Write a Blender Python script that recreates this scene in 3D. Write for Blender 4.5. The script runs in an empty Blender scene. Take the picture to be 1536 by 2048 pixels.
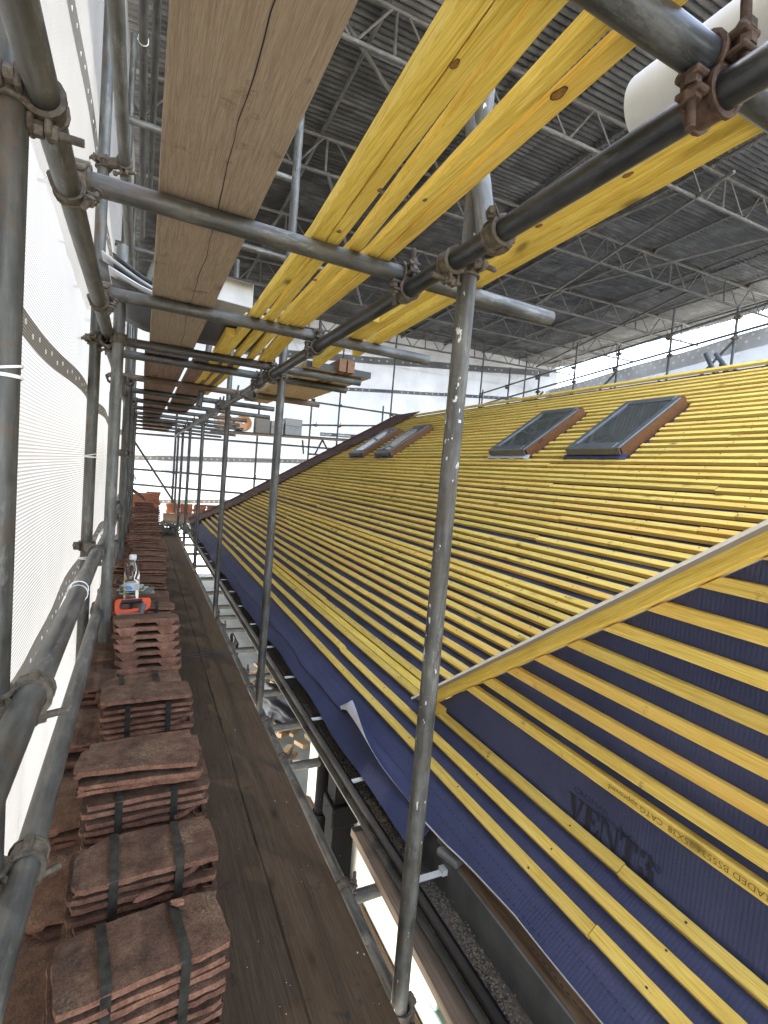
import bpy, bmesh, math, random
from mathutils import Vector, Matrix
random.seed(7)
sc = bpy.context.scene
C = sc.collection
R_ = math.radians
# ------------------------------------------------------------------ camera, light, exposure
# world axes: X across the scaffold towards the roof, Y along the walkway, Z up; the camera is the origin
Fpx = 1000.0
def _axes():
    vy = Vector((283-768, 914-1024, Fpx)).normalized()
    vx = Vector((2750-768, 1125-1024, Fpx)); vx = (vx - vy*vx.dot(vy)).normalized()
    return vx, vy, vx.cross(vy)
AX, AY, AZ = _axes()
def ray(u, v):
    d = Vector((u-768, v-1024, Fpx)); return Vector((AX.dot(d), AY.dot(d), AZ.dot(d)))
def atX(u, v, x): r = ray(u, v); return r*(x/r.x)
def atY(u, v, y): r = ray(u, v); return r*(y/r.y)
def atZ(u, v, z): r = ray(u, v); return r*(z/r.z)
cam = bpy.data.cameras.new('camera'); cam_o = bpy.data.objects.new('camera', cam); C.objects.link(cam_o)
cam.sensor_fit = 'HORIZONTAL'; cam.sensor_width = 36; cam.lens = 36*Fpx/1536
cam.clip_start = 0.02; cam.clip_end = 600
cx = Vector((AX.x, AY.x, AZ.x)); cy = Vector((-AX.y, -AY.y, -AZ.y)); cz = Vector((-AX.z, -AY.z, -AZ.z))
cam_o.matrix_world = Matrix(((cx.x, cy.x, cz.x, 0), (cx.y, cy.y, cz.y, 0), (cx.z, cy.z, cz.z, 0), (0, 0, 0, 1)))
sc.camera = cam_o
SUN_EL, SUN_AZ = 52.0, -38.0      # azimuth measured from +Y towards +X: the sun stands outside the left sheeting
w = bpy.data.worlds.new('World'); sc.world = w; w.use_nodes = True
nt = w.node_tree; nt.nodes.clear()
sky = nt.nodes.new('ShaderNodeTexSky'); sky.sky_type = 'NISHITA'; sky.sun_disc = False
sky.sun_elevation = R_(SUN_EL); sky.sun_rotation = R_(SUN_AZ); sky.air_density = 0.9; sky.dust_density = 1.5; sky.ozone_density = 0.8
bg = nt.nodes.new('ShaderNodeBackground'); bg.inputs[1].default_value = 0.15
wo = nt.nodes.new('ShaderNodeOutputWorld')
hs = nt.nodes.new('ShaderNodeHueSaturation'); hs.inputs['Saturation'].default_value = .65
nt.links.new(sky.outputs[0], hs.inputs['Color']); nt.links.new(hs.outputs[0], bg.inputs[0]); nt.links.new(bg.outputs[0], wo.inputs[0])
sl = bpy.data.lights.new('sun', 'SUN'); sl.energy = 3.0; sl.angle = R_(0.5); sl.color = (1.0, 0.93, 0.82)
so = bpy.data.objects.new('sun', sl); C.objects.link(so)
to_sun = Vector((math.sin(R_(SUN_AZ))*math.cos(R_(SUN_EL)), math.cos(R_(SUN_AZ))*math.cos(R_(SUN_EL)), math.sin(R_(SUN_EL))))
so.rotation_euler = to_sun.to_track_quat('Z', 'Y').to_euler()
vs = sc.view_settings
vs.view_transform = 'Standard'; vs.look = 'None'; vs.gamma = 1; vs.use_curve_mapping = False
vs.exposure = 3.72
sc.cycles.use_denoising = True
sc.cycles.max_bounces = 10; sc.cycles.diffuse_bounces = 6; sc.cycles.transparent_max_bounces = 12
sc.cycles.sample_clamp_indirect = 6
sc.cycles.caustics_reflective = False; sc.cycles.caustics_refractive = False

# ------------------------------------------------------------------ materials
class NT:
    def __init__(s, name):
        s.m = bpy.data.materials.new(name); s.m.use_nodes = True
        s.t = s.m.node_tree; s.t.nodes.clear()
        s.out = s.n('ShaderNodeOutputMaterial')
        s.b = s.n('ShaderNodeBsdfPrincipled'); s.l(s.b.outputs[0], s.out.inputs[0])
    def n(s, k, **kw):
        x = s.t.nodes.new(k)
        for a, v in kw.items(): setattr(x, a, v)
        return x
    def l(s, a, b): s.t.links.new(a, b)
    def coord(s, scale=(1, 1, 1), loc=(0, 0, 0), rnd=True, kind='Object'):
        tc = s.n('ShaderNodeTexCoord'); mp = s.n('ShaderNodeMapping')
        mp.inputs['Scale'].default_value = scale; mp.inputs['Location'].default_value = loc
        if rnd:
            oi = s.n('ShaderNodeObjectInfo'); ml = s.n('ShaderNodeMath', operation='MULTIPLY'); ml.inputs[1].default_value = 37.0
            s.l(oi.outputs['Random'], ml.inputs[0])
            ad = s.n('ShaderNodeVectorMath', operation='ADD'); s.l(tc.outputs[kind], ad.inputs[0]); s.l(ml.outputs[0], ad.inputs[1])
            s.l(ad.outputs[0], mp.inputs['Vector'])
        else: s.l(tc.outputs[kind], mp.inputs['Vector'])
        return mp.outputs[0]
    def noise(s, vec, scale=5, detail=4, rough=.6, dist=0):
        x = s.n('ShaderNodeTexNoise'); x.inputs['Scale'].default_value = scale; x.inputs['Detail'].default_value = detail
        x.inputs['Roughness'].default_value = rough; x.inputs['Distortion'].default_value = dist
        s.l(vec, x.inputs['Vector']); return x.outputs['Fac']
    def ramp(s, fac, stops, interp='LINEAR'):
        x = s.n('ShaderNodeValToRGB'); x.color_ramp.interpolation = interp
        e = x.color_ramp.elements
        while len(e) < len(stops): e.new(0.5)
        for i, (p, c) in enumerate(stops):
            e[i].position = p
            if isinstance(c, (int, float)): c = (c, c, c)
            e[i].color = (*c, 1)
        s.l(fac, x.inputs[0]); return x.outputs[0]
    def mix(s, fac, a, b, mode='MIX'):
        x = s.n('ShaderNodeMix', data_type='RGBA', blend_type=mode)
        for v, i in ((fac, 0), (a, 6), (b, 7)):
            if hasattr(v, 'is_linked'): s.l(v, x.inputs[i])
            elif isinstance(v, (int, float)): x.inputs[i].default_value = v if i == 0 else (v, v, v, 1)
            else: x.inputs[i].default_value = (*v, 1)
        return x.outputs[2]
    def math(s, op, a, b=0.0):
        x = s.n('ShaderNodeMath', operation=op)
        for i, v in enumerate((a, b)):
            if hasattr(v, 'is_linked'): s.l(v, x.inputs[i])
            else: x.inputs[i].default_value = v
        return x.outputs[0]
    def rnd(s): return s.n('ShaderNodeObjectInfo').outputs['Random']
    def bump(s, h, strength=.3, dist=.002):
        x = s.n('ShaderNodeBump'); x.inputs['Strength'].default_value = strength; x.inputs['Distance'].default_value = dist
        s.l(h, x.inputs['Height']); s.l(x.outputs[0], s.b.inputs['Normal'])
    def set(s, **kw):
        for k, v in kw.items():
            i = s.b.inputs[k.replace('_', ' ')]
            if hasattr(v, 'is_linked'): s.l(v, i)
            elif isinstance(v, tuple): i.default_value = (*v, 1)
            else: i.default_value = v
M = {}
def plain(name, col, rough=.6, metal=0.0, spot=.25, scale=14):
    t = NT(name); v = t.coord(); f = t.noise(v, scale, 5)
    c = t.ramp(f, [(.25, tuple(x*(1-spot) for x in col)), (.75, tuple(min(1, x*(1+spot)) for x in col))])
    t.set(Base_Color=c, Roughness=rough, Metallic=metal); t.bump(f, .15, .002); M[name] = t.m; return t.m
def tube_mat(name, lo, hi, rough, metal, paint=.0, rust=0.0):
    t = NT(name)
    v = t.coord((1, 1, .12)); f = t.noise(v, 60, 5, .65)           # streaks drawn out along the tube
    v2 = t.coord(); g = t.noise(v2, 7, 5, .7)
    k = t.math('MULTIPLY', t.math('ADD', f, g), .5)
    c = t.ramp(k, [(.40, lo), (.50, tuple((a+b)*.45 for a, b in zip(lo, hi))), (.62, hi)])
    c = t.mix(t.ramp(t.noise(t.coord((1, 1, .25)), 22, 6, .8), [(.55, 0.0), (.63, .6)]), c, tuple(x*1.5 for x in hi))
    c = t.mix(1.0, c, t.ramp(t.rnd(), [(0, .78), (1, 1.12)]), 'MULTIPLY')
    if rust:
        rf = t.ramp(t.noise(t.coord((1, 1, .6)), 16, 6, .75), [(.53, 0.0), (.62, 1.0)])
        c = t.mix(t.math('MULTIPLY', rf, rust), c, (.10, .065, .04))
    if paint:
        pf = t.ramp(t.noise(t.coord((1, 1, .5)), 42, 3, .6), [(.655, 0.0), (.67, 1.0)])
        c = t.mix(t.math('MULTIPLY', pf, paint), c, (.62, .61, .57))
    t.set(Base_Color=c, Metallic=metal, Roughness=t.ramp(g, [(.3, rough-.08), (.7, rough+.14)]))
    t.bump(t.noise(v2, 130, 4), .18, .001); M[name] = t.m
tube_mat('galvanised', (.045, .044, .037), (.135, .131, .113), .5, .35, rust=.6)
tube_mat('galvanised_pale', (.075, .074, .063), (.185, .182, .16), .5, .35, rust=.35)
tube_mat('galvanised_worn', (.045, .043, .036), (.145, .139, .118), .58, .25, paint=1.0, rust=.6)
tube_mat('steel_dark', (.04, .042, .044), (.11, .115, .12), .36, .6)
tube_mat('rusty_tube', (.085, .055, .035), (.17, .115, .075), .75, .1)
tube_mat('roof_tube', (.06, .058, .052), (.15, .145, .13), .6, .3, rust=.4)
tube_mat('far_tube', (.06, .065, .065), (.13, .135, .135), .6, .3)
def rust_mat(name, a, b, c3):
    t = NT(name); v = t.coord(); f = t.noise(v, 45, 6, .7)
    t.set(Base_Color=t.ramp(f, [(.3, a), (.5, b), (.72, c3)]), Roughness=.8, Metallic=.15); t.bump(f, .5, .002); M[name] = t.m
rust_mat('coupler', (.035, .028, .02), (.085, .066, .048), (.19, .16, .12))
rust_mat('coupler_rust', (.03, .018, .012), (.085, .05, .032), (.15, .10, .07))
rust_mat('coupler_tan', (.045, .036, .024), (.10, .08, .055), (.20, .165, .115))
def wood_mat(name, dark, lo, hi, axis=1, ring=55, knots=True, rough=.8, stain=.5, grime=None, vary=.25, orange=0):
    t = NT(name)
    sc3 = [1, 1, 1]; sc3[axis] = .035
    v = t.coord(tuple(sc3))
    n1 = t.noise(v, ring, 5, .6, 1.2); n2 = t.noise(v, ring*4, 3, .6)
    k = t.math('ADD', t.math('MULTIPLY', n1, .72), t.math('MULTIPLY', n2, .28))
    c = t.ramp(k, [(.30, dark), (.46, lo), (.62, hi), (.8, hi)])
    # late-wood lines
    sc2 = [1, 1, 1]; sc2[axis] = .05
    wv = t.n('ShaderNodeTexWave', wave_type='BANDS', bands_direction='DIAGONAL'); wv.inputs['Scale'].default_value = ring*.9
    wv.inputs['Distortion'].default_value = 7; wv.inputs['Detail'].default_value = 3; wv.inputs['Detail Scale'].default_value = 1.4
    t.l(t.coord(tuple(sc2)), wv.inputs['Vector'])
    c = t.mix(t.math('MULTIPLY', t.ramp(wv.outputs['Fac'], [(.0, 1.0), (.28, 0.0)]), .35), c, tuple(x*.62 for x in lo))
    if knots:
        sk = [1, 1, 1]; sk[axis] = .45
        vo = t.n('ShaderNodeTexVoronoi'); vo.inputs['Scale'].default_value = 7; vo.inputs['Randomness'].default_value = 1
        t.l(t.coord(tuple(sk)), vo.inputs['Vector'])
        kf = t.ramp(vo.outputs['Distance'], [(.05, 1.0), (.085, .55), (.12, .2), (.2, 0.0)])
        c = t.mix(kf, c, tuple(x*.33 for x in lo))
    big = t.noise(t.coord(), 2.2, 4, .6)
    c = t.mix(t.math('MULTIPLY', t.ramp(big, [(.45, 0.0), (.75, 1.0)]), stain), c, dark)
    if grime:
        gf = t.ramp(t.noise(t.coord(), 9, 6, .75), [(.60, 0.0), (.70, 1.0)])
        c = t.mix(t.math('MULTIPLY', gf, .75), c, grime)
    c = t.mix(1.0, c, t.ramp(t.rnd(), [(0, 1-vary), (1, 1+vary*.5)]), 'MULTIPLY')
    if orange:
        of = t.ramp(t.rnd(), [(.62, 0.0), (.95, 1.0)]); c = t.mix(t.math('MULTIPLY', of, orange), c, (.47, .22, .055))
    t.set(Base_Color=c, Roughness=rough); t.b.inputs['Specular IOR Level'].default_value = .25
    t.bump(k, .35, .0015); M[name] = t.m
wood_mat('batten', (.50, .31, .06), (.74, .51, .10), (.86, .65, .18), ring=85, stain=.35, vary=.22, orange=.36, rough=.85, grime=(.33, .18, .05))
wood_mat('timber_yellow', (.48, .30, .045), (.74, .52, .085), (.88, .68, .17), ring=110, stain=.35, vary=.2, rough=.85, orange=.3)
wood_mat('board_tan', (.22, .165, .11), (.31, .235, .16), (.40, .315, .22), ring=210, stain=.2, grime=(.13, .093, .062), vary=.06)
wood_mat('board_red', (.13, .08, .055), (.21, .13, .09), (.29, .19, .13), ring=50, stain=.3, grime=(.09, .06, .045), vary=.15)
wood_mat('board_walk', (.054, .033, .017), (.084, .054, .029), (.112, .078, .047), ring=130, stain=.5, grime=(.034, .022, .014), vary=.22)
wood_mat('board_spare', (.075, .055, .038), (.13, .095, .066), (.18, .135, .095), ring=45, stain=.4, vary=.1)
wood_mat('plank_pale', (.32, .22, .11), (.46, .34, .18), (.55, .42, .25), ring=60, stain=.2, vary=.1)
wood_mat('wood_old', (.06, .038, .022), (.15, .095, .055), (.26, .18, .11), ring=40, stain=.5, vary=.1)
wood_mat('frame_orange', (.065, .027, .012), (.13, .054, .02), (.19, .082, .03), ring=60, stain=.25, vary=.1, rough=.45)
wood_mat('offcut', (.32, .18, .09), (.5, .32, .17), (.62, .44, .26), ring=60, stain=.2, vary=.35)
wood_mat('endgrain', (.10, .05, .025), (.17, .09, .045), (.22, .12, .06), ring=60, stain=.3, vary=.1)
def tile_mats():
    for nm, a, b, c3, spk in (('tile_face', (.052, .031, .020), (.100, .057, .036), (.150, .088, .056), .85), ('tile_edge', (.095, .044, .028), (.185, .09, .057), (.285, .15, .097), .5)):
        t = NT(nm); v = t.coord(); f = t.noise(v, 26, 6, .7); g = t.noise(v, 260, 3, .7)
        c = t.ramp(f, [(.3, a), (.5, b), (.72, c3)])
        c = t.mix(1.0, c, t.ramp(g, [(.3, .62), (.7, 1.35)]), 'MULTIPLY')
        sandf = t.math('MULTIPLY', t.ramp(t.noise(v, 11, 5, .7), [(.52, 0.0), (.70, 1.0)]), t.ramp(t.noise(v, 170, 4, .8), [(.46, 0.0), (.60, 1.0)]))
        c = t.mix(t.math('MULTIPLY', sandf, spk), c, (.25, .19, .115))
        c = t.mix(1.0, c, t.ramp(t.rnd(), [(0, .74), (1, 1.22)]), 'MULTIPLY')
        t.set(Base_Color=c, Roughness=.92); t.b.inputs['Specular IOR Level'].default_value = .2
        t.bump(t.math('ADD', t.math('MULTIPLY', f, .4), g), .75, .0022); M[nm] = t.m
tile_mats()
plain('roof_tile_dark', (.085, .043, .032), .85, spot=.5, scale=9)
plain('tile_fresh', (.42, .17, .09), .9, spot=.35)
def membrane_mat():
    t = NT('membrane'); v = t.coord(rnd=False)
    f = t.noise(v, 3.2, 5, .65); g = t.noise(t.coord((1, 1, 1), rnd=False), 210, 2, .5)
    wv = t.n('ShaderNodeTexWave', wave_type='BANDS', bands_direction='Y'); wv.inputs['Scale'].default_value = 26; wv.inputs['Distortion'].default_value = .6
    t.l(v, wv.inputs['Vector'])
    c = t.ramp(f, [(.3, (.031, .037, .080)), (.7, (.052, .060, .118))])
    c = t.mix(t.math('MULTIPLY', g, .35), c, (.055, .06, .13))
    dust = t.math('MULTIPLY', t.ramp(t.noise(v, 1.5, 5, .7), [(.5, 0.0), (.72, 1.0)]), t.ramp(t.noise(v, 120, 4, .8), [(.55, 0.0), (.72, 1.0)]))
    c = t.mix(t.math('MULTIPLY', dust, .35), c, (.30, .25, .2))
    t.set(Base_Color=c, Roughness=.72); t.b.inputs['Specular IOR Level'].default_value = .3
    t.bump(t.math('ADD', t.math('MULTIPLY', wv.outputs['Fac'], .5), t.math('ADD', g, t.math('MULTIPLY', f, 2.5))), .35, .003); M['membrane'] = t.m
membrane_mat()
plain('membrane_back', (.46, .46, .48), .7, spot=.08)
plain('membrane_print', (.009, .010, .022), .8, spot=.5, scale=60)
plain('ink', (.19, .115, .02), .8, spot=.4, scale=300)
def sheet_mat(name, ribs, col=(.86, .87, .88), see=.02):
    t = NT(name); v = t.coord(rnd=False)
    tr = t.n('ShaderNodeBsdfTranslucent'); df = t.n('ShaderNodeBsdfDiffuse'); tp = t.n('ShaderNodeBsdfTransparent')
    f = t.noise(v, 1.3, 5, .6)
    c = t.ramp(f, [(.28, tuple(x*.66 for x in col)), (.72, col)])
    if ribs:
        sp = t.n('ShaderNodeSeparateXYZ'); t.l(v, sp.inputs[0])
        ph = t.math('FRACT', t.math('MULTIPLY', sp.outputs[2], 1/ribs))
        c = t.mix(t.ramp(ph, [(.42, 0.0), (.50, 1.0), (.92, 1.0), (1.0, 0.0)]), c, tuple(x*.42 for x in col))
    t.l(c, tr.inputs[0]); t.l(c, df.inputs[0])
    m1 = t.n('ShaderNodeMixShader'); m1.inputs[0].default_value = .36; t.l(tr.outputs[0], m1.inputs[1]); t.l(df.outputs[0], m1.inputs[2])
    m2 = t.n('ShaderNodeMixShader'); m2.inputs[0].default_value = see; t.l(m1.outputs[0], m2.inputs[1]); t.l(tp.outputs[0], m2.inputs[2])
    t.l(m2.outputs[0], t.out.inputs[0]); t.t.nodes.remove(t.b); M[name] = t.m
sheet_mat('sheeting', .0105, (.165, .163, .158))
sheet_mat('sheeting_end', 0, (.24, .246, .256))
sheet_mat('sheet_band', .0085, (.40, .375, .33), .0)
sheet_mat('sheet_band_grey', 0, (.215, .22, .225), .0)
sheet_mat('sheet_band_side', 0, (.60, .61, .62), .0)
plain('eyelet', (.82, .82, .8), .5, spot=.05)
def tin_mat():
    t = NT('tin'); v = t.coord((.12, 1, 1)); f = t.noise(v, 14, 6, .7); g = t.noise(t.coord(), 3, 5, .65)
    c = t.ramp(t.math('MULTIPLY', t.math('ADD', f, g), .5), [(.32, (.018, .018, .017)), (.5, (.05, .05, .048)), (.68, (.125, .123, .116))])
    rf = t.ramp(t.noise(t.coord((.3, 1, 1)), 5, 6, .75), [(.60, 0.0), (.74, 1.0)])
    c = t.mix(t.math('MULTIPLY', rf, .55), c, (.16, .12, .095))
    c = t.mix(1.0, c, t.ramp(t.rnd(), [(0, .7), (1, 1.25)]), 'MULTIPLY')
    t.set(Base_Color=c, Roughness=.55, Metallic=.45); t.bump(f, .2, .002); M['tin'] = t.m
tin_mat()
plain('black_plastic', (.004, .004, .0045), .7, spot=.3); M['black_plastic'].node_tree.nodes['Principled BSDF'].inputs['Specular IOR Level'].default_value = .05
plain('gutter_lip', (.004, .0045, .006), .6, spot=.5); M['gutter_lip'].node_tree.nodes['Principled BSDF'].inputs['Specular IOR Level'].default_value = .06
plain('lead_grey', (.115, .112, .10), .7, spot=.35, scale=8)
plain('white_bracket', (.55, .54, .5), .5, spot=.15)
plain('sash_grey', (.15, .155, .15), .42, metal=.5, spot=.15)
plain('render_white', (.62, .60, .54), .9, spot=.06)
plain('upvc_mint', (.34, .45, .40), .35, spot=.05)
plain('tie_white', (.72, .71, .68), .5, spot=.1)
plain('white_roll', (.56, .56, .55), .8, spot=.10, scale=9)
plain('card_grey', (.42, .40, .37), .8, spot=.12)
plain('card_brown', (.30, .25, .2), .85, spot=.12)
plain('sheet_dark', (.045, .043, .045), .45, spot=.3)
plain('sheet_pale', (.55, .55, .54), .6, spot=.1)
plain('orange_plastic', (.75, .085, .018), .38, spot=.08)
plain('black_rubber', (.014, .014, .016), .6, spot=.3)
plain('grey_rubber', (.10, .10, .10), .5, spot=.2)
plain('blade_steel', (.42, .42, .41), .35, metal=.8, spot=.15)
plain('strap', (.030, .028, .022), .8, spot=.7, scale=40); M['strap'].node_tree.nodes['Principled BSDF'].inputs['Specular IOR Level'].default_value = .12
plain('debris_soil', (.085, .068, .05), .95, spot=.6, scale=60)
plain('sand', (.17, .14, .10), .95, spot=.45, scale=70)
plain('nail', (.035, .032, .03), .6, metal=.3)
plain('undercloak', (.21, .185, .155), .85, spot=.1)
plain('undercloak_edge', (.72, .69, .62), .8, spot=.08)
plain('brick_orange', (.42, .16, .08), .9, spot=.3)
plain('mortar', (.45, .42, .38), .95, spot=.15)
plain('bag_black', (.016, .016, .02), .5, spot=.4)
plain('ground', (.34, .33, .30), .95, spot=.25, scale=3)
plain('porch_roof', (.30, .31, .28), .8, spot=.15, scale=5)
plain('dark_gap', (.02, .02, .02), .9)
plain('insulation', (.66, .26, .07), .9, spot=.35)
plain('paper_green', (.35, .38, .27), .8, spot=.3)
plain('label_blue', (.12, .36, .62), .5, spot=.3, scale=60)
plain('print_grey', (.30, .31, .32), .7)
plain('leaf_mix', (.10, .105, .085), .9, spot=.9, scale=40)
def glass_mat():
    t = NT('pane_glass'); f = t.noise(t.coord(), 4, 4)
    t.set(Base_Color=t.ramp(f, [(.3, (.05, .054, .046)), (.7, (.085, .09, .078))]), Roughness=.04); t.b.inputs['Specular IOR Level'].default_value = 1.0; t.b.inputs['Coat Weight'].default_value = .7; t.b.inputs['Coat Roughness'].default_value = .03
    M['pane_glass'] = t.m
    t = NT('bottle_plastic'); t.set(Base_Color=(.97, .985, .99), Roughness=.04, IOR=1.35); t.b.inputs['Transmission Weight'].default_value = 1.0
    f = t.noise(t.coord(), 25, 2); t.bump(f, .25, .003); M['bottle_plastic'] = t.m
glass_mat()

# ------------------------------------------------------------------ mesh helpers
class MB:
    def __init__(s): s.v = []; s.f = []; s.m = []
    def add(s, vs_, fs, mi=0):
        o = len(s.v); s.v += [tuple(x) for x in vs_]; s.f += [tuple(o+i for i in f) for f in fs]; s.m += [mi]*len(fs) if isinstance(mi, int) else mi
    def box(s, c, size, rot=None, mi=0, ch=0.0):
        hx, hy, hz = (x/2 for x in size); c = Vector(c)
        if ch <= 0:
            p = [Vector((x, y, z)) for z in (-hz, hz) for y in (-hy, hy) for x in (-hx, hx)]
            fs = [(0, 2, 3, 1), (4, 5, 7, 6), (0, 1, 5, 4), (2, 6, 7, 3), (0, 4, 6, 2), (1, 3, 7, 5)]
        else:
            bm = bmesh.new(); bmesh.ops.create_cube(bm, size=1)
            for q in bm.verts: q.co = Vector((q.co.x*size[0], q.co.y*size[1], q.co.z*size[2]))
            bmesh.ops.bevel(bm, geom=bm.edges[:], offset=ch, segments=1, affect='EDGES')
            bm.verts.index_update(); p = [q.co.copy() for q in bm.verts]; fs = [tuple(q.index for q in f.verts) for f in bm.faces]; bm.free()
        if rot is not None: p = [rot @ q for q in p]
        s.add([q+c for q in p], fs, mi)
    def tube(s, a, b, r, n=14, cap=True, mi=0, r2=None):
        a = Vector(a); b = Vector(b); d = (b-a).normalized(); q = d.to_track_quat('Z', 'Y'); r2 = r if r2 is None else r2
        p = []
        for (o, rr) in ((a, r), (b, r2)):
            for i in range(n): p.append(o + q @ Vector((rr*math.cos(2*math.pi*i/n), rr*math.sin(2*math.pi*i/n), 0)))
        fs = [(i, (i+1) % n, n+(i+1) % n, n+i) for i in range(n)]
        if cap: fs += [tuple(range(n-1, -1, -1)), tuple(range(n, 2*n))]
        s.add(p, fs, mi)
    def pipe(s, a, b, r, ri, n=18, mi=0):
        """an open-ended scaffold tube: outer wall, rims and a bit of the inside"""
        a = Vector(a); b = Vector(b); d = (b-a).normalized(); q = d.to_track_quat('Z', 'Y'); p = []
        for (o, rr) in ((a+d*.06, ri), (a, ri), (a+d*.0, r), (b, r), (b, ri), (b-d*.06, ri)):
            for i in range(n): p.append(o + q @ Vector((rr*math.cos(2*math.pi*i/n), rr*math.sin(2*math.pi*i/n), 0)))
        fs = []
        for k in range(5):
            for i in range(n): fs.append((k*n+i, k*n+(i+1) % n, (k+1)*n+(i+1) % n, (k+1)*n+i))
        fs += [tuple(range(n)), tuple(5*n+i for i in range(n-1, -1, -1))]
        s.add(p, fs, mi)
    def band(s, c, d, ri, ro, wdt, n=18, a0=0, a1=2*math.pi, mi=0):
        c = Vector(c); d = Vector(d).normalized(); q = d.to_track_quat('Z', 'Y'); full = abs(a1-a0-2*math.pi) < 1e-4
        k = n if full else n+1; p = []
        for (rr, z) in ((ri, -wdt/2), (ro, -wdt/2), (ro, wdt/2), (ri, wdt/2)):
            for i in range(k):
                a = a0+(a1-a0)*i/n; p.append(c + q @ Vector((rr*math.cos(a), rr*math.sin(a), z)))
        fs = []
        for j in range(4):
            for i in range(n): fs.append((j*k+i, j*k+(i+1) % k, ((j+1) % 4)*k+(i+1) % k, ((j+1) % 4)*k+i))
        if not full: fs += [(0, k, 2*k, 3*k), (k-1, 4*k-1, 3*k-1, 2*k-1)]
        s.add(p, fs, mi)
    def grid(s, nx, ny, fn, mi=0):
        p = [fn(i/nx, j/ny) for j in range(ny+1) for i in range(nx+1)]
        s.add(p, [(j*(nx+1)+i, j*(nx+1)+i+1, (j+1)*(nx+1)+i+1, (j+1)*(nx+1)+i) for j in range(ny) for i in range(nx)], mi)
    def lathe(s, prof, n=24, c=(0, 0, 0), mi=0):
        c = Vector(c); p = []
        for (r, z) in prof:
            for i in range(n): p.append(c+Vector((r*math.cos(2*math.pi*i/n), r*math.sin(2*math.pi*i/n), z)))
        s.add(p, [(k*n+i, k*n+(i+1) % n, (k+1)*n+(i+1) % n, (k+1)*n+i) for k in range(len(prof)-1) for i in range(n)], mi)
    def prism(s, poly, h, mi=0, axes=None):
        """poly in the local XY plane, extruded by h along Z, placed through the matrix axes"""
        n = len(poly); p = [Vector((x, y, 0)) for x, y in poly]+[Vector((x, y, h)) for x, y in poly]
        if axes is not None: p = [axes @ q for q in p]
        s.add(p, [tuple(range(n-1, -1, -1)), tuple(range(n, 2*n))]+[(i, (i+1) % n, n+(i+1) % n, n+i) for i in range(n)], mi)
    def mesh(s, name, mats, smooth=False):
        me = bpy.data.meshes.new(name); me.from_pydata(s.v, [], s.f)
        for m in ([mats] if isinstance(mats, str) else mats): me.materials.append(M[m])
        me.polygons.foreach_set('material_index', s.m)
        bm = bmesh.new(); bm.from_mesh(me); bmesh.ops.recalc_face_normals(bm, faces=bm.faces[:]); bm.to_mesh(me); bm.free()
        if smooth:
            me.polygons.foreach_set('use_smooth', [True]*len(me.polygons)); me.set_sharp_from_angle(angle=R_(40))
        me.update(); return me
    def build(s, name, mats, parent=None, smooth=False, loc=None, rot=None):
        return obj(name, s.mesh(name, mats, smooth), parent, loc, rot)
def obj(name, me, parent=None, loc=None, rot=None):
    o = bpy.data.objects.new(name, me); C.objects.link(o)
    if parent is not None: o.parent = parent
    if loc is not None: o.location = loc
    if rot is not None: o.rotation_euler = rot
    return o
def tag(o, label, cat, group=None):
    o['label'] = label; o['category'] = cat
    if group: o['group'] = group
    return o
def thing(name, label, cat, loc=(0, 0, 0), rot=(0, 0, 0), group=None):
    return tag(obj(name, None, None, loc, rot), label, cat, group)
def structure(o): o['kind'] = 'structure'; return o
def stuff(o): o['kind'] = 'stuff'; return o
TR = 0.02415
def tube(parent, a, b, mat='galvanised', name='tube', r=TR, n=18):
    """scaffold tube from a to b; its mesh lies along its own Z so that the streaks follow it"""
    a = Vector(a); b = Vector(b); d = b-a; mb = MB(); mb.pipe((0, 0, 0), (0, 0, d.length), r, r-.0038, n)
    o = mb.build(name, mat, parent, smooth=True, loc=a); o.rotation_euler = d.to_track_quat('Z', 'Y').to_euler(); return o
def ltube(parent, a, b, mat, name, r, n=8):
    a = Vector(a); b = Vector(b); d = b-a; mb = MB(); mb.tube((0, 0, 0), (0, 0, d.length), r, n)
    o = mb.build(name, mat, parent, smooth=True, loc=a); o.rotation_euler = d.to_track_quat('Z', 'Y').to_euler(); return o
def bolt_mesh(mat):
    mb = MB(); mb.tube((0, 0, -.045), (0, 0, .056), .0062, 10)
    for z in (-.012, .008): mb.tube((0, 0, z), (0, 0, z+.013), .0125, 6)
    mb.tube((0, 0, -.05), (0, 0, -.041), .011, 10)
    for k in range(18): mb.band((0, 0, .022+k*.0018), (0, 0, 1), .006, .0068, .0009, 10)
    return mb.mesh('bolt', mat, True)
BOLT = {k: bolt_mesh(k) for k in ('coupler', 'coupler_rust', 'coupler_tan')}
CPL = {}
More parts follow.
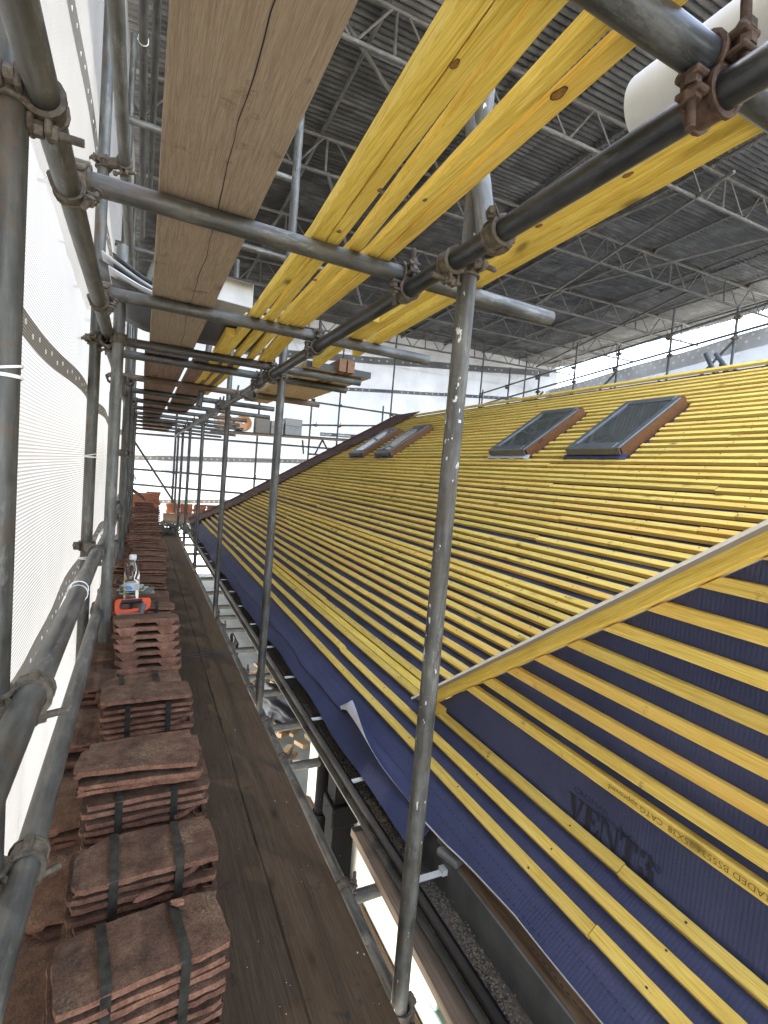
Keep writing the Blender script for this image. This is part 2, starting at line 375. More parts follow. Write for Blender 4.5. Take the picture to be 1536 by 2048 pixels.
def coupler(parent, p1, d1, p2, d2, mat='coupler', flip=1, simple=False):
    """right-angle or swivel coupler: two hinged bands back to back, each closed by a T-bolt and nut"""
    p1, d1, p2, d2 = Vector(p1), Vector(d1).normalized(), Vector(p2), Vector(d2).normalized()
    n = (p2-p1); gap = n.length; n.normalize(); mb = MB(); c = p1
    spots = []
    for p, d, sgn in ((p1, d1, -1), (p2, d2, 1)):
        o = p-c; side = d.cross(n).normalized()*flip*sgn
        mb.band(o, d, TR+.0003, TR+.0055, .042, 16)
        mb.band(o+d*.019, d, TR+.004, TR+.0095, .006, 16); mb.band(o-d*.019, d, TR+.004, TR+.0095, .006, 16)
        rot = Matrix((side, n, d)).transposed()
        # lugs that take the bolt
        mb.box(o+side*(TR+.016)+n*sgn*.008, (.026, .010, .036), rot, ch=.003); mb.box(o+side*(TR+.016)-n*sgn*.016, (.026, .010, .034), rot, ch=.003)
        # hinge barrel on the other side
        mb.tube(o-side*(TR+.007)+d*.02, o-side*(TR+.007)-d*.02, .0085, 10)
        mb.box(o-side*(TR+.004)-n*sgn*.012, (.012, .022, .03), rot, ch=.003)
        spots.append((p+side*(TR+.019), n*sgn))
    mid = (p2-c)*.5; rot = Matrix((d1, d1.cross(n).normalized(), n)).transposed()
    mb.box(mid, (.036, .036, max(.012, gap-2*TR+.006)), rot, ch=.004)
    cp = mb.build('coupler', mat, parent, smooth=True, loc=c)
    for q, a in spots:
        b = obj('bolt', BOLT[mat], cp, q-c); b.rotation_euler = a.to_track_quat('Z', 'Y').to_euler()
    return cp
def far_coupler(parent, p, d=(0, 0, 1)):
    """coupler too small in the picture to show its parts: body, two bands and a bolt in one small mesh"""
    if 'far' not in CPL:
        mb = MB(); mb.band((0, 0, 0), (0, 0, 1), TR, TR+.016, .055, 8); mb.band((.05, 0, 0), (0, 1, 0), TR, TR+.016, .055, 8)
        mb.tube((-.02, .045, 0), (.09, .045, .01), .009, 6); mb.box((.025, 0, 0), (.05, .05, .05), ch=.008); mb.tube((.05, -.02, .03), (.05, -.03, .09), .009, 6)
        CPL['far'] = mb.mesh('coupler', 'coupler')
    o = obj('coupler', CPL['far'], parent, Vector(p)); o.rotation_euler = (0, 0, random.choice((0, 1.57, 3.14, -1.57))); return o
def tie(parent, p, d, mat='tie_white', tail=True):
    mb = MB(); mb.band((0, 0, 0), d, TR+.0005, TR+.0035, .0055, 16); q = Vector(d).to_track_quat('Z', 'Y')
    mb.box(q @ Vector((TR+.004, 0, 0)), (.008, .008, .008))
    mb.band((0, 0, .012), Vector(d)+q @ Vector((.25, .1, 0)), TR+.002, TR+.0045, .004, 16)
    return mb.build('cable_tie', mat, parent, True, loc=Vector(p))
def board(name, x0, x1, y0, y1, ztop, mat, label, group=None, tilt=(0, 0, 0), th=.038, bow=.0):
    """sawn scaffold board with a hoop-iron band at each end, its length along Y"""
    L = y1-y0; W = x1-x0; mb = MB(); nseg = max(2, int(L/.35))
    prof = [(-W/2+.003, 0), (W/2-.003, 0), (W/2, -.003), (W/2, -th+.003), (W/2-.003, -th), (-W/2+.003, -th), (-W/2, -th+.003), (-W/2, -.003)]
    rs = random.Random(hash(name)+int(x0*1000)+int(y0*100)); p = []
    for k in range(nseg+1):
        y = -L/2+L*k/nseg; zz = bow*(1-(2*k/nseg-1)**2)
        for x, z in prof: p.append((x+rs.uniform(-.0012, .0012), y, z+zz+rs.uniform(-.0006, .0006)))
    n = len(prof); fs = [(k*n+i, k*n+(i+1) % n, (k+1)*n+(i+1) % n, (k+1)*n+i) for k in range(nseg) for i in range(n)]
    fs += [tuple(range(n)), tuple(nseg*n+i for i in range(n-1, -1, -1))]
    mb.add(p, fs); o = mb.build(name, mat, None, loc=((x0+x1)/2, (y0+y1)/2, ztop), rot=tilt); tag(o, label, 'scaffold board', group)
    for e in (-1, 1):
        b = MB(); b.box((0, e*(L/2-.018), .0008), (W+.003, .03, .0012)); b.box((0, e*(L/2+.0008), -th/2), (W*.98, .0014, th))
        b.build('end_band', 'nail', o)
    return o

# ================================================================== THE HOUSE
TH = R_(36); CT, ST = math.cos(TH), math.sin(TH); D0 = 1.70
def RP(s, y, h=0.0):     # point on the roof: s up the slope, y along the eaves, h above the batten tops
    return Vector((s*CT+D0*ST-h*ST, y, s*ST-D0*CT+h*CT))
def hip_y(s):
    if s < .95: return 12.1-(s-.07)*(.9/.88)
    return 11.2-(s-.95)*(2.05/3.43)
WX, WY0, WZ0, TG = 1.385, 2.05, -1.113, math.tan(R_(36))      # gable wall: plane X = WX, verge from (WY0, WZ0)
def verge_z(y): return WZ0+(WY0-y)*TG
def valley_y(s):
    z = RP(s, 0).z
    return -1.2 if RP(s, 0).x < WX-.012 else max(-1.2, WY0-(z-WZ0)/TG)
house = thing('house', 'pitched house roof under re-roofing, blue underlay and yellow battens above white walls', 'house')
# underlay on the main slope
mb = MB()
def und(u, v):
    s = .125+v*(4.40-.125); a = valley_y(s); b = hip_y(s)-.05; y = a+(b-a)*u
    sag = -.004*math.sin(y*5.2)**2*(1 if s > .2 else 0)+.0015*math.sin(s*31+y*3)
    return RP(s, y, -.029+sag)
mb.grid(110, 90, und); membrane = mb.build('roof_membrane', 'membrane', house, True)
# lower eaves strip of underlay and the loose curled edge of the main sheet
mb = MB()
def strip(u, v):
    y = 1.56+(12.0-1.56)*u; e = -.012+.012*math.sin(y*2.3)+.006*math.sin(y*7.1); s = e+(.19-e)*v
    return RP(s, y, -.036-.01*(1-v)+.003*math.sin(y*4))
mb.grid(80, 5, strip); mb.build('eaves_membrane', 'membrane', house, True)
def double_sheet(nx, ny, fn, th=.0016):
    """thin sheet with its own upper (material 0) and under (material 1) face"""
    m_ = MB(); e = 1e-3; top = []; bot = []
    for j in range(ny+1):
        for i in range(nx+1):
            u, v = i/nx, j/ny; p = fn(u, v); du = fn(min(1, u+e), v)-fn(max(0, u-e), v); dv = fn(u, min(1, v+e))-fn(u, max(0, v-e))
            n_ = du.cross(dv).normalized(); top.append(p); bot.append(p-n_*th)
    W = nx+1; N = len(top); fs = []; mi = []
    for j in range(ny):
        for i in range(nx):
            a = j*W+i; fs += [(a, a+1, a+W+1, a+W), (N+a, N+a+W, N+a+W+1, N+a+1)]; mi += [0, 1]
    for i in range(nx): a = ny*W+i; fs.append((a, N+a, N+a+1, a+1)); mi.append(1)
    m_.add(top+bot, fs, mi); return m_
def curl(u, v):
    y = -2.6+(12.0+2.6)*u
    cut = max(0, min(1, (1.45-y)/.35))
    wob = .014*math.sin(y*5.3+.4)+.006*math.sin(y*11)
    lift = 0.0
    if 1.50 < y < 2.56: lift = (y-1.50)/1.06 if y < 2.47 else (2.56-y)/.09*.915
    if 1.5 < y < 2.56: lift = lift**1.4
    edge = y <= 1.62
    L = .062-wob*.6+(.085*max(0, lift) if 1.5 < y < 2.56 else 0); s0 = .150; L = L*(1-.62*cut)
    a = max(1e-3, lift*4.3)
    if edge:
        k = .5+.5*math.sin(y*4.1+1.0); Lf = L*1.0; rr = .0042+.004*k
        d = v*(Lf+rr*2.6)
        if d < Lf: return RP(s0-d, y, -.0275)
        ph = (d-Lf)/rr; return RP(s0-Lf-rr*math.sin(ph), y, -.0275+rr*(1-math.cos(ph)))
    r = L/a; ph = a*v
    return RP(s0-r*math.sin(ph), y, -.0275+r*(1-math.cos(ph)))
double_sheet(340, 24, curl).build('membrane_edge', ('membrane', 'membrane_back'), house, True)
# stitched lines printed along the underlay
mb = MB()
for (s, y0, y1) in ((.182, -.4, 4.2), (.137, 1.0, 3.4), (.10, -.4, 1.0), (.155, 3.2, 8)):
    y = y0
    while y < y1:
        st = .012 if y < 3 else .03
        q = [RP(s, y, -.0235), RP(s, y+st, -.0235), RP(s+.0022, y+st, -.0235), RP(s+.0022, y, -.0235)]; mb.add(q, [(0, 1, 2, 3)]); y += st*1.9
stuff(mb.build('stitch_line', 'membrane_print', membrane))
# ---- battens
SL = [.236, .330, .424, .518, .605, .691, .772, .858, .938, 1.011, 1.083, 1.16, 1.234, 1.302, 1.364, 1.45, 1.537, 1.617, 1.697, 1.782, 1.865, 1.947,
      2.025, 2.104, 2.183, 2.262, 2.347, 2.421, 2.497, 2.576, 2.652, 2.732, 2.813]
while SL[-1] < 4.26: SL.append(SL[-1]+.0805)
WIN = [(2.69, 3.22), (3.75, 4.28), (6.70, 7.17), (7.74, 8.25)]; WS0, WS1 = 2.885, 3.735
rb = random.Random(11)
def batten(parent, a, b, up, wid=.038, th=.025, cut0=0.0, cut1=0.0, mat='batten', name='batten'):
    """one sawn batten: a to b along its top face's lower edge; up = direction across the face; the body lies behind the face"""
    a = Vector(a); b = Vector(b); d = (b-a); L = d.length; d.normalize(); up = Vector(up).normalized(); nrm = d.cross(up).normalized()
    mbb = MB(); n = max(1, int(L/.6)); p = []; c = .0016
    prof = [(c, 0), (wid-c, 0), (wid, -c), (wid, -th), (0, -th), (0, -c)]
    for k in range(n+1):
        t = L*k/n; j = rb.uniform(-.0009, .0009)
        for x, z in prof:
            e = (cut0*x if k == 0 else 0)+(cut1*x if k == n else 0)
            p.append((x+j, t+e, z+rb.uniform(-.0004, .0004)))
    m = len(prof); fs = [(k*m+i, k*m+(i+1) % m, (k+1)*m+(i+1) % m, (k+1)*m+i) for k in range(n) for i in range(m)]+[tuple(range(m)), tuple(n*m+i for i in range(m-1, -1, -1))]
    mbb.add(p, fs); o = mbb.build(name, mat, parent)
    o.matrix_world = Matrix(((up.x, d.x, nrm.x, a.x), (up.y, d.y, nrm.y, a.y), (up.z, d.z, nrm.z, a.z), (0, 0, 0, 1))); return o
UPS = Vector((CT, 0, ST))
nails = []
for s in SL:
    spans = [(valley_y(s+.02)+.03, hip_y(s)-.55)]
    if s+.038 > WS0-.03 and s < WS1+.01:
        cutl = []; y = spans[0][0]
        for a, b in WIN:
            j = rb.uniform(.02, .05); cutl.append((y, a-j)); y = b+rb.uniform(.02, .05)
        cutl.append((y, spans[0][1])); spans = cutl
    for (ya, yb) in spans:
        y = ya; first = True
        while y < yb-.05:
            e = min(yb, y+(rb.uniform(.8, 3.6) if first else rb.uniform(3.0, 4.8))); first = False
            if yb-e < .5: e = yb
            h = rb.uniform(-.003, .002); ds = rb.uniform(-.005, .005)
            # the batten runs from far to near so that its face normal looks up
            batten(house, RP(s+ds, e-.0015, h), RP(s+ds+rb.uniform(-.003, .003), y+.0015, h+rb.uniform(-.001, .001)), UPS)
            y = e
        yy = math.ceil((ya-.3)/.42)*.42+.3
        while yy < min(yb, 9.5):
            if ya+.03 < yy < yb-.03: nails.append(RP(s+.019+rb.uniform(-.009, .009), yy+rb.uniform(-.02, .02), .0018))
            yy += .42
mb = MB()
for q in nails:
    mb.box(q, (.005, .006, .002), Matrix.Rotation(-TH, 3, 'Y'))
stuff(mb.build('nail_head', 'nail', house))
# doubled batten beside the third course, loose on the roof, and an offcut
lb = batten(None, RP(.468, 5.6, .006), RP(.462, 1.95, .006), UPS, mat='timber_yellow', name='loose_batten')
tag(lb, 'bright yellow loose batten lying against the third batten above the eaves', 'batten')
# ---- hip: courses of dark tiles with bonnet tiles over the arris
me_t = MB(); me_t.box((0, 0, 0), (.165, .265, .013), ch=.003); me_t = me_t.mesh('roof_tile', 'roof_tile_dark')
mb = MB()
mb.prism([(-.10, -.05), (-.06, -.005), (0, .018), (.06, -.005), (.10, -.05), (.08, -.058), (0, .0), (-.08, -.058)], .20); me_h = mb.mesh('hip_tile', 'roof_tile_dark')
rotT = Matrix(((0, CT, -ST), (-1, 0, 0), (0, ST, CT))).to_4x4()
for k in range(44):
    s = .10+k*.098
    for j in range(5):
        y = hip_y(s)-.06-.165*j-(.08 if k % 2 else 0)+rb.uniform(-.004, .004)
        o = obj('roof_tile', me_t, house); o.matrix_world = Matrix.Translation(RP(s+.08, y, .022+.004*math.sin(k))) @ rotT @ Matrix.Rotation(-.045, 4, 'X')
for k in range(30):
    s = .05+k*.146; a = RP(s, hip_y(s), .03); b = RP(s+.146, hip_y(s+.146), .03)
    o = obj('hip_tile', me_h, house, a+Vector((0, 0, .012))); o.rotation_euler = (b-a).to_track_quat('Z', 'Y').to_euler()
# far slope beyond the ridge and the hip end, plus the ridge batten
mb = MB(); rx = RP(4.40, 0).x; rz = RP(4.40, 0).z-.03; hx = RP(0, 0).x
A_, B_ = Vector((rx, -1.2, rz)), Vector((rx, hip_y(4.4), rz)); E_ = Vector((hx, hip_y(0), RP(0, 0).z-.03)); Fv = Vector((2*rx-hx, hip_y(0), E_.z)); G_ = Vector((2*rx-hx, -1.2, E_.z))
mb.add([A_, B_, Fv, G_], [(0, 1, 2, 3)]); mb.add([B_, E_, Fv], [(0, 1, 2)]); mb.build('far_slope', 'roof_tile_dark', house)
batten(house, RP(4.37, hip_y(4.4), .016), RP(4.37, -1.2, .016), UPS, wid=.05, mat='batten', name='ridge_batten')
# ---- roof windows
def skylight(y0, y1):
    s0, s1 = WS0, WS1; mb = MB(); rotm = Matrix(((0, CT, -ST), (-1, 0, 0), (0, ST, CT)))      # local x = -Y, y = up the slope, z = normal
    def bx(m, xa, xb, sa, sb, ha, hb, mi=0): m.box(RP((sa+sb)/2, (xa+xb)/2, (ha+hb)/2), (abs(xb-xa), sb-sa, hb-ha), rotm, mi, ch=.004)
    f = .045
    bx(mb, y0, y0+f, s0, s1, -.03, .075); bx(mb, y1-f, y1, s0, s1, -.03, .075); bx(mb, y0+f, y1-f, s0, s0+f, -.03, .06); bx(mb, y0+f, y1-f, s1-f, s1, -.03, .082)
    sk = mb.build('skylight', 'frame_orange', house)
    sa = MB(); g = .052
    bx(sa, y0-.004, y0+g, s0-.02, s1-.06, .076, .094); bx(sa, y1-g, y1+.006, s0-.02, s1-.02, .076, .094)
    bx(sa, y0+g, y1-g, s0-.02, s0+.06, .077, .096); bx(sa, y0+g, y1-g, s1-.09, s1-.02, .077, .094)
    bx(sa, y0-.006, y1+.006, s0-.03, s0-.019, .03, .094)
    sa.build('sash', 'sash_grey', sk)
    pn = MB(); bx(pn, y0+g, y1-g, s0+.055, s1-.085, .072, .082); pn.build('pane', 'pane_glass', sk)
    fl = MB()
    def ap(u, v): return RP(s0-.055+.05*v, y0-.05+(y1-y0+.10)*u, .004+.012*abs(math.sin(u*9))*(1-v)+.02*v)
    fl.grid(14, 3, ap); fl.build('apron', 'membrane_back' if y0 in (3.75,) else 'membrane', sk, True)
    return sk
for a, b in WIN: skylight(a, b)
# ---- gable wall with its battens, verge batten and undercloak
mb = MB(); ya = -.30; n = 24
BZ = (-1.02, -.918, -.840, -.737, -.633, -.529, -.427, -.323, -.221, -.118, -.015, .088, .19, .29, .39)
def drape(u, v):
    y = WY0+.06-(WY0+.06+1.2)*u; zt = verge_z(max(y, -.3)) if y < WY0 else WZ0; z = WZ0-.09+(zt-WZ0+.09)*v
    near = min(abs(z-(q+.019)) for q in BZ); d = .0035*min(1, near/.04)*math.sin(y*9+z*13)+.0025*min(1, near/.03)*math.sin(y*23-z*31+2)*math.sin(y*3)
    d *= max(0, min(1, (z+.95)/.05))
    return Vector((WX+.001+d*.9, y, z))
mb.grid(150, 90, drape); wallm = mb.build('wall_membrane', 'membrane', house, True)
for z in (-.918, -.840, -.737, -.633, -.529, -.427, -.323, -.221, -.118, -.015, .088, .19, .29, .39):
    y0 = WY0-(z-WZ0)/TG-.006
    if y0 < -.9: continue
    # lower edge start y0; the upper corner starts further along the verge, so the end is cut to the pitch
    batten(house, (WX-.027+rb.uniform(-.001, .001), y0, z), (WX-.027, max(-1.2, -.3-(z+1.2)*.0)-.6, z+rb.uniform(-.004, .004)), (0, 0, 1), wid=.038, cut0=1/TG)
vd = Vector((0, -1, TG)).normalized(); vu = Vector((0, TG, 1)).normalized(); VL = (WY0-ya)/abs(vd.y)
v0 = Vector((WX, WY0, WZ0))
mb = MB(); rotv = Matrix((Vector((1, 0, 0)), vd, vu)).transposed()
o = batten(house, v0+Vector((-.052, .012, -.006)), v0+vd*VL+Vector((-.052, 0, 0)), vu, wid=.047, th=.05, mat='timber_yellow', name='verge_batten')
mb.box(v0+vd*(VL/2-.02)+vu*.049+Vector((.035, 0, 0)), (.27, VL+.05, .009), rotv, 0); uc = mb.build('undercloak', 'undercloak', house)
mb = MB(); mb.box(v0+vd*(VL/2-.02)+vu*.0495+Vector((-.1015, 0, 0)), (.003, VL+.05, .0095), rotv); mb.build('undercloak_edge', 'undercloak_edge', uc)
mb = MB(); mb.add([v0+vu*.05, v0+vd*VL+vu*.05, Vector((RP(4.3, 0).x, ya, verge_z(ya)+.05)), ], [(0, 1, 2)]); mb.build('gable_slope', 'membrane', house)
# ---- lettering
FONT_CACHE = {}
def text_mesh(txt, size):
    cu = bpy.data.curves.new('lettering', 'FONT'); cu.body = txt; cu.size = size; cu.resolution_u = 3
    o = bpy.data.objects.new('lettering', cu); C.objects.link(o); dg = bpy.context.evaluated_depsgraph_get()
    me = bpy.data.meshes.new_from_object(o.evaluated_get(dg)); bpy.data.objects.remove(o); return me
def lettering(txt, size, mat, parent, origin, xdir, ydir, sx=1.0):
    me = text_mesh(txt, size); me.materials.clear(); me.materials.append(M[mat]); x = Vector(xdir).normalized(); y = Vector(ydir).normalized(); z = x.cross(y)
    o = obj('lettering', me, parent); o.matrix_world = Matrix(((x.x*sx, y.x, z.x, origin[0]), (x.y*sx, y.y, z.y, origin[1]), (x.z*sx, y.z, z.z, origin[2]), (0, 0, 0, 1))); return o
def stencil(parent, origin, xdir, ydir, h, mat):
    """VENT3 in a heavy slab-serif stencil cut: each letter from polygons with stencil breaks"""
    L = {
     'V': (1.0, [[(0, 1), (.46, 1), (.46, .93), (.40, .93), (.56, .30), (.50, 0), (.42, 0), (.09, .93), (0, .93)], [(.60, 1), (1, 1), (1, .93), (.93, .93), (.62, .06), (.585, .22), (.76, .93), (.60, .93)]]),
     'E': (.86, [[(0, 1), (.42, 1), (.42, 0), (0, 0), (0, .07), (.08, .07), (.08, .93), (0, .93)], [(.46, 1), (.86, 1), (.86, .68), (.79, .68), (.68, .92), (.46, .92)], [(.46, .54), (.58, .62), (.64, .62), (.64, .38), (.58, .38), (.46, .46)], [(.46, 0), (.86, 0), (.86, .32), (.79, .32), (.68, .08), (.46, .08)]]),
     'N': (1.05, [[(0, 1), (.36, 1), (.40, .93), (.40, .62), (.36, .72), (.17, .93), (0, .93)], [(.08, .88), (.16, .88), (.16, .07), (.24, .07), (.24, 0), (0, 0), (0, .07), (.08, .07)], [(.40, .58), (.40, .98), (.92, .0), (.92, -.0), (.76, -.0)], [(.80, 1), (1.05, 1), (1.05, .93), (.97, .93), (.97, .08), (.89, .24), (.89, .93), (.80, .93)]]),
     'T': (.92, [[(0, 1), (.29, 1), (.29, .92), (.19, .90), (.08, .66), (0, .66)], [(.32, 1), (.60, 1), (.60, .07), (.70, .07), (.70, 0), (.22, 0), (.22, .07), (.32, .07)], [(.63, 1), (.92, 1), (.92, .66), (.84, .66), (.73, .90), (.63, .92)]]),
     '3': (.80, [[(.05, .80), (.08, .94), (.24, 1.02), (.36, 1.02), (.36, .94), (.27, .90), (.30, .78), (.22, .70), (.10, .71)], [(.40, 1.02), (.62, .97), (.72, .82), (.68, .63), (.54, .54), (.70, .47), (.78, .28), (.72, .10), (.56, -.01), (.40, -.02), (.40, .05), (.47, .12), (.49, .27), (.44, .44), (.34, .50), (.34, .57), (.43, .62), (.46, .78), (.43, .92), (.40, .94)], [(.36, -.02), (.16, .02), (.04, .14), (.06, .28), (.18, .33), (.29, .26), (.28, .14), (.36, .06)]]),
    }
    mbx = MB(); x = Vector(xdir).normalized(); y = Vector(ydir).normalized(); ox = 0
    for ch in 'VENT3':
        wd, polys = L[ch]
        for poly in polys:
            p = [Vector(origin)+x*((ox+a)*h*.86)+y*(b*h) for a, b in poly]; mbx.add(p, [tuple(range(len(p)))])
        ox += wd+.05
    return mbx.build('lettering', mat, parent)
wl = WX-.0012; wx_, wy_ = (0, -1, 0), (0, 0, 1)
stencil(wallm, (wl, 1.178, -1.102), (0, -1, -.02), wy_, .079, 'membrane_print')
lettering('CROMAR', .028, 'membrane_print', wallm, (wl, 1.160, -1.012), (0, -1, -.03), wy_, 1.2)
lettering('Building Products', .010, 'membrane_print', wallm, (wl, 1.06, -1.0215), (0, -1, -.05), wy_, 1.2)
mb = MB()
for k in range(20):
    a0 = 1.2*math.pi*k/20-.6; a1 = 1.2*math.pi*(k+1)/20-.6; w0, w1 = .006*math.sin(math.pi*k/20), .006*math.sin(math.pi*(k+1)/20)
    mb.add([(wl, 0.952-math.cos(a0)*(.018+q*w0)*-1, -1.008-math.sin(a0)*(.016+q*w0)) for q in (0, 1)]+[(wl, 0.952-math.cos(a1)*(.018+q*w1)*-1, -1.008-math.sin(a1)*(.016+q*w1)) for q in (1, 0)], [(0, 1, 2, 3)])
mb.build('emblem', 'membrane_print', wallm)
mb = MB(); mb.band((wl, .842, -1.050), (1, 0, 0), .0095, .0108, .0005, 20); mb.build('emblem', 'membrane_print', wallm)
lettering('R', .014, 'membrane_print', wallm, (wl, .846, -1.055), wx_, wy_)
lettering('SY GRADED BS5534 25X38  CATG approved', .024, 'ink', house, (WX-.0292, .50, -.8895), (0, 1, 0), (0, 0, -1), 1.12)
for (s, y) in ((.545, 3.35), (.545, 2.65), (.72, 2.9), (1.19, 2.3)): lettering('VENT3', .055, 'membrane_print', membrane, RP(s, y, -.0225), (0, -1, 0), UPS, 1.1)
# ---- gutter, fascia, wall and window
GX0, GX1, GF, GT = .945, 1.09, -1.53, -1.425
g = MB()
prof = [(GX0, GT), (GX0-.004, GT-.02), (GX0+.004, GT-.05), (GX0+.022, GF+.012), (GX0+.05, GF-.008), (GX0+.05, GF-.002), (GX0+.028, GF+.014), (GX0+.012, GT-.048), (GX0+.006, GT-.02), (GX0+.010, GT)]
g.add([(x, y, z) for y in (-2.6, 12.1) for x, z in prof], [(i, (i+1) % 10, 10+(i+1) % 10, 10+i) for i in range(10)]); g.tube((GX0+.004, -2.6, GT), (GX0+.004, 12.1, GT), .0045, 10)
gut = g.build('gutter', 'gutter_lip', house, True)
g = MB(); g.box(((GX0+GX1)/2, 5.4, GF-.004), (GX1-GX0, 13.4, .008)); g.box((GX1+.004, 5.4, (GF-1.385)/2), (.008, 13.4, -1.385-GF)); g.build('gutter_lining', 'lead_grey', gut)
g = MB()
for k in range(26):
    y = -.42+k*.62; g.box((GX0+.075, y, -1.44), (.15, .022, .007), Matrix.Rotation(.06*math.sin(k*2), 3, 'Z')); g.box((GX1-.012, y, -1.435), (.022, .03, .022))
for k in range(3): pass
stuff(g.build('gutter_bracket', 'white_bracket', gut))
rg = random.Random(5); g = MB()
def dirt(u, v):
    y = -1.2+u*13.2; x = GX0+.014+v*(GX1-GX0-.018)
    return Vector((x, y, GF+.004+.022*(1-abs(2*v-.8))*(.5+.5*math.sin(y*3.1+v*2)*math.sin(y*7.7+1))+rg.uniform(0, .006)))
g.grid(420, 9, dirt); stuff(g.build('gutter_dirt', 'debris_soil', gut))
g = MB()
for k in range(5200):
    y = rg.uniform(-.2, 3.0); x = rg.gauss(GX0+.085+.012*math.sin(y*6), .018); r = rg.uniform(.0008, .0026)
    if not GX0+.03 < x < GX1-.004: continue
    g.box((x, y, GF+.020+rg.uniform(-.004, .010)), (r*2, r*2.2, r*1.2), Matrix.Rotation(rg.uniform(0, 3), 3, 'Z') @ Matrix.Rotation(rg.uniform(-.5, .5), 3, 'X'))
stuff(g.build('gutter_grit', 'sand', gut))
g = MB()
for k in range(3): g.tube((GX0+.03+.008*k, -1.2, GF+.035+.006*k), (GX0+.026+.009*k, 11.8, GF+.036+.005*k), .0045, 6)
g.build('gutter_cable', 'black_plastic', gut)
f = MB(); f.box((1.122, 5.4, -1.405), (.048, 13.4, .04), ch=.004); f.box((1.15, 5.4, -1.36), (.03, 13.4, .05)); f.build('fascia', 'wood_old', house)
f = MB(); f.add([(1.14, -1.2, -1.39), (1.14, 12, -1.39), (1.45, 12, -1.18), (1.45, -1.2, -1.18)], [(0, 1, 2, 3)]); f.build('rafter_backing', 'wood_old', house)
f = MB(); f.box((1.10, 1.43, -1.375), (.06, .10, .03), Matrix.Rotation(.3, 3, 'Z'), ch=.008); f.box((1.112, 1.49, -1.372), (.04, .06, .022), ch=.006); f.build('mortar_lump', 'lead_grey', house)
wl2 = MB(); wl2.box((1.27, -.1, -3.9), (.3, 6.4, 4.7)); wl2.build('wall', 'render_white', house)
wl3 = MB(); wl3.box((2.6, 7.7, -3.9), (.3, 9.2, 4.7)); wl3.box((1.86, 3.2, -3.9), (1.2, .2, 4.7)); wl3.build('wall', 'render_white', house)
f = MB(); f.box((1.095, .6, -2.20), (.04, 4.9, .07), ch=.006); f.build('wall_timber', 'wood_old', house)
def downpipe(x, y, w_, square):
    m_ = MB()
    if square: m_.box((x, y, -2.7), (w_, w_, 2.3), ch=.006); m_.box((x, y, -1.75), (w_*1.25, w_*1.25, .12), ch=.008)
    else: m_.tube((x, y, -1.54), (x, y, -4.0), w_/2, 16); m_.tube((x, y, -1.9), (x, y, -1.96), w_/2+.008, 16)
    m_.build('downpipe', 'black_plastic', house, True)
downpipe(1.00, 2.52, .075, False); downpipe(1.03, 2.31, .12, True)
wn = MB(); wy0, wy1, wzt, wzb = -.9, 1.42, -1.72, -3.0
for k in range(9): wn.box((1.098, wy0+(wy1-wy0)*k/8, (wzt+wzb)/2), (.05, .045, wzt-wzb), ch=.005)
for z in (wzt, -1.98, -2.3, wzb): wn.box((1.096, (wy0+wy1)/2, z), (.052, wy1-wy0+.04, .05), ch=.005)
win = wn.build('window', 'upvc_mint', house)
wn = MB(); wn.box((1.112, (wy0+wy1)/2, (wzt+wzb)/2), (.01, wy1-wy0, wzt-wzb)); wn.build('pane', 'lead_grey', win)
for yk in (1.05, .47): 
    wn = MB(); wn.band((1.092, yk, -1.98), (1, 0, 0), .17, .20, .03, 16, 0, math.pi); wn.build('arch_bar', 'upvc_mint', win, True)
# porch roof in the recess beyond the corner
f = MB(); f.box((1.75, 7.6, -2.62), (1.7, 8.8, .14), ch=.01); f.build('porch_roof', 'porch_roof', house)

# ================================================================== WALKWAY SCAFFOLD
scf = thing('walkway_scaffold', 'grey tube scaffold of posts, ledgers and cross tubes round the eaves walkway', 'scaffold')
PX, LX, LZ, TZ = .730, .677, .552, .600
LEFT = [(-.205, 1.00), (-.215, 2.72), (-.118, 2.62), (-.205, 4.75), (-.118, 4.70), (-.205, 6.9), (-.118, 6.85), (-.205, 9.0), (-.118, 8.95), (-.205, 11.1)]
RIGHT = [(PX, 1.12, 3.4), (PX, 3.03, 2.75), (PX, 5.12, 1.95), (PX, 7.3, .66), (PX, 9.3, .66), (PX, 11.0, .66), (PX, 12.4, .7)]
for i, (x, y) in enumerate(LEFT):
    top = .93 if x > -.15 else 3.3
    tube(scf, (x, y, -4.6), (x, y, top), 'galvanised' if i != 2 else 'galvanised_pale', 'standard')
for i, (x, y, t) in enumerate(RIGHT): tube(scf, (x, y, -4.6), (x+.004, y, t), 'galvanised_worn' if i == 0 else 'galvanised', 'standard')
tube(scf, (1.291, 12.8, -1.6), (1.291, 12.8, .10), 'galvanised', 'standard'); tube(scf, (-.155, 3.35, -.62), (-.16, 3.35, .36), 'galvanised_pale', 'standard')
# ledgers along the walkway
tube(scf, (LX, -.6, LZ), (LX, 4.05, LZ), 'steel_dark', 'ledger'); tube(scf, (LX+.002, 4.06, LZ-.004), (LX, 9.0, LZ), 'galvanised_pale', 'ledger'); tube(scf, (LX, 9.02, LZ), (LX, 13.0, LZ), 'galvanised', 'ledger')
tube(scf, (-.163, -.6, LZ), (-.163, 2.72, LZ-.01), 'galvanised_pale', 'ledger'); tube(scf, (-.155, 2.66, LZ-.06), (-.16, 8.4, LZ-.03), 'galvanised', 'ledger'); tube(scf, (-.16, 8.4, LZ-.02), (-.16, 12.9, LZ), 'galvanised', 'ledger')
tube(scf, (-.128, -.4, 1.30), (-.128, 4.4, 1.30), 'galvanised_pale', 'ledger'); tube(scf, (-.10, .4, 2.35), (-.10, 6.2, 2.35), 'galvanised_pale', 'ledger'); tube(scf, (-.03, .4, 2.72), (-.05, 6.2, 2.66), 'galvanised', 'ledger')
